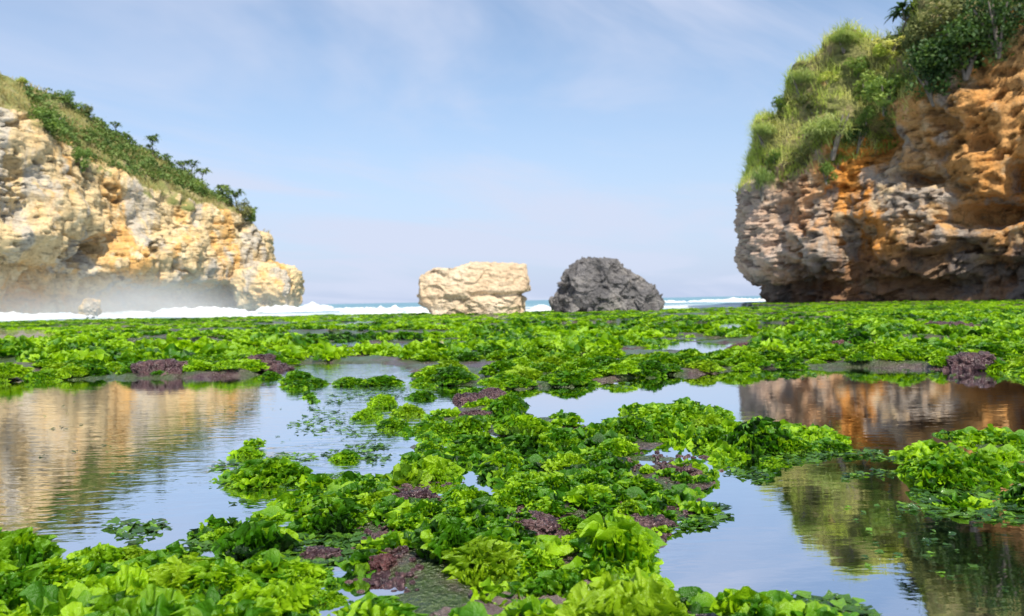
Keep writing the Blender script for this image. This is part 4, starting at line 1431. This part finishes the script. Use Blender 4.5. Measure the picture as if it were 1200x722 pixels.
VV, QQ, off = [], [], 0
for a in ((-260, 108, 78, 0.95, 2.4, 970, 6), (120, 300, 82, 0.85, 2.4, 971, 10), (-200, 280, 95, 0.5, 4, 972, 16), (300, 392, 126, 1.7, 3.0, 973, 6), (310, 420, 112, 0.45, 2, 974, 3),
          (465, 505, 52, 0.55, 1.0, 975, 0), (600, 650, 60, 0.45, 1.0, 976, 0), (772, 925, 150, 0.6, 2.0, 981, 0), (400, 500, 100, 0.5, 2.0, 978, 0)):
    V, Q = surf_ridge(*a)
    VV.append(V); QQ.append(Q + off); off += len(V)
tag(link('sea_foam', mesh_np('sea_foam', np.concatenate(VV), np.concatenate(QQ), True), M['foam']), 'white breaking surf along the reef edge and headland foot', 'surf', kind='stuff')


# spray at the foot of the left headland: air full of droplets
def volume_box(name, lo, hi, build, label):
    V = np.array([[x, y, z] for x in (lo[0], hi[0]) for y in (lo[1], hi[1]) for z in (lo[2], hi[2])], float)
    Q = np.array([[0, 1, 3, 2], [4, 6, 7, 5], [0, 4, 5, 1], [2, 3, 7, 6], [0, 2, 6, 4], [1, 5, 7, 3]])
    m = NT(name + '_mat')
    build(m)
    o = link(name, mesh_np(name, V, Q, False), m.m)
    return tag(o, label, 'mist', kind='stuff')


def spray(m):
    p = m.pos()
    sep = m.n('ShaderNodeSeparateXYZ')
    m.t.links.new(p, sep.inputs[0])
    zf = m.math('POWER', m.step(sep.outputs[2], 7.0, -0.5), 2.0)
    nz = m.step(m.noise(m.pos(0.6, 0.6, 1), 0.12, 3, 0.6), 0.36, 0.66)
    xf = m.step(sep.outputs[0], -26.0, -40.0)
    d = m.math('MULTIPLY', m.math('MULTIPLY', zf, nz), m.math('MULTIPLY', xf, 0.06))
    v = m.n('ShaderNodeVolumePrincipled', Color=(0.97, 0.95, 0.93, 1), Anisotropy=0.2)
    m.t.links.new(d, v.inputs['Density'])
    m.t.links.new(v.outputs[0], m.out.inputs['Volume'])


volume_box('sea_spray', (-110, 76, -0.8), (-24, 133, 9.2), spray, 'white sea spray hanging at the foot of the left headland')


# ------------------------------------------------------------------ light
SUN_EL, SUN_AZ = 52.0, 17.0        # behind the camera, a little to the right
sd = Vector((math.sin(math.radians(SUN_AZ)) * math.cos(math.radians(SUN_EL)), -math.cos(math.radians(SUN_AZ)) * math.cos(math.radians(SUN_EL)), math.sin(math.radians(SUN_EL))))
sun_d = bpy.data.lights.new('sun', 'SUN')
sun_d.energy = 5.0
sun_d.angle = math.radians(0.5)
sun_d.color = (1.0, 0.93, 0.81)
sun = bpy.data.objects.new('sun', sun_d)
COL.objects.link(sun)
sun.rotation_mode = 'QUATERNION'
sun.rotation_quaternion = sd.to_track_quat('Z', 'Y')

world = bpy.data.worlds.new("World")
scene.world = world
world.use_nodes = True
wt = world.node_tree
wt.nodes.clear()
wo = wt.nodes.new('ShaderNodeOutputWorld')
bg = wt.nodes.new('ShaderNodeBackground')
bg.inputs['Strength'].default_value = 0.118
sky = wt.nodes.new('ShaderNodeTexSky')
sky.sky_type = 'NISHITA'
sky.sun_disc = False
sky.sun_elevation = math.radians(SUN_EL)
sky.sun_rotation = math.radians(180 - SUN_AZ)
sky.air_density = 1.0
sky.dust_density = 0.6
sky.ozone_density = 1.5
tc = wt.nodes.new('ShaderNodeTexCoord')


def wn(t, **kw):
    nd = wt.nodes.new(t)
    for k, v in kw.items(): setattr(nd, k, v)
    return nd


def wl(a, b): wt.links.new(a, b)


sep = wn('ShaderNodeSeparateXYZ'); wl(tc.outputs['Generated'], sep.inputs[0])
# cirrus on a high plane: direction divided by height
add = wn('ShaderNodeMath', operation='ADD'); wl(sep.outputs[2], add.inputs[0]); add.inputs[1].default_value = 0.10
dx = wn('ShaderNodeMath', operation='DIVIDE'); wl(sep.outputs[0], dx.inputs[0]); wl(add.outputs[0], dx.inputs[1])
dy = wn('ShaderNodeMath', operation='DIVIDE'); wl(sep.outputs[1], dy.inputs[0]); wl(add.outputs[0], dy.inputs[1])
cmb = wn('ShaderNodeCombineXYZ'); wl(dx.outputs[0], cmb.inputs[0]); wl(dy.outputs[0], cmb.inputs[1])
mp = wn('ShaderNodeMapping'); wl(cmb.outputs[0], mp.inputs['Vector'])
mp.vector_type = 'TEXTURE'
mp.inputs['Rotation'].default_value = (0, 0, math.radians(50)); mp.inputs['Scale'].default_value = (2.3, 1.25, 1); mp.inputs['Location'].default_value = (0.6, 0.35, 0)
nz = wn('ShaderNodeTexNoise'); wl(mp.outputs[0], nz.inputs['Vector'])
nz.inputs['Scale'].default_value = 0.9; nz.inputs['Detail'].default_value = 6; nz.inputs['Roughness'].default_value = 0.55; nz.inputs['Distortion'].default_value = 0.6
mr = wn('ShaderNodeMapRange', interpolation_type='SMOOTHSTEP'); wl(nz.outputs[0], mr.inputs[0])
mr.inputs[1].default_value = 0.39; mr.inputs[2].default_value = 0.63; mr.inputs[3].default_value = 0.0; mr.inputs[4].default_value = 0.85
# milky air towards the horizon
hz = wn('ShaderNodeMapRange', interpolation_type='SMOOTHSTEP'); wl(sep.outputs[2], hz.inputs[0])
hz.inputs[1].default_value = 0.35; hz.inputs[2].default_value = -0.05; hz.inputs[3].default_value = 0.0; hz.inputs[4].default_value = 0.92
mix = wn('ShaderNodeMix', data_type='RGBA'); wl(hz.outputs[0], mix.inputs[0]); wl(sky.outputs[0], mix.inputs[6])
mix.inputs[7].default_value = (3.05, 3.7, 5.3, 1)
cl = wn('ShaderNodeMix', data_type='RGBA'); wl(mr.outputs[0], cl.inputs[0]); wl(mix.outputs[2], cl.inputs[6])
cl.inputs[7].default_value = (4.1, 4.5, 5.6, 1)
wl(cl.outputs[2], bg.inputs['Color'])
wl(bg.outputs[0], wo.inputs['Surface'])

scene.view_settings.view_transform = 'Standard'
scene.view_settings.look = 'None'
scene.view_settings.exposure = 0.5
scene.view_settings.gamma = 1.0
scene.view_settings.use_curve_mapping = False
scene.cycles.max_bounces = 8
scene.cycles.transparent_max_bounces = 12
scene.cycles.volume_bounces = 1
scene.cycles.volume_step_rate = 4.0
scene.cycles.use_denoising = True
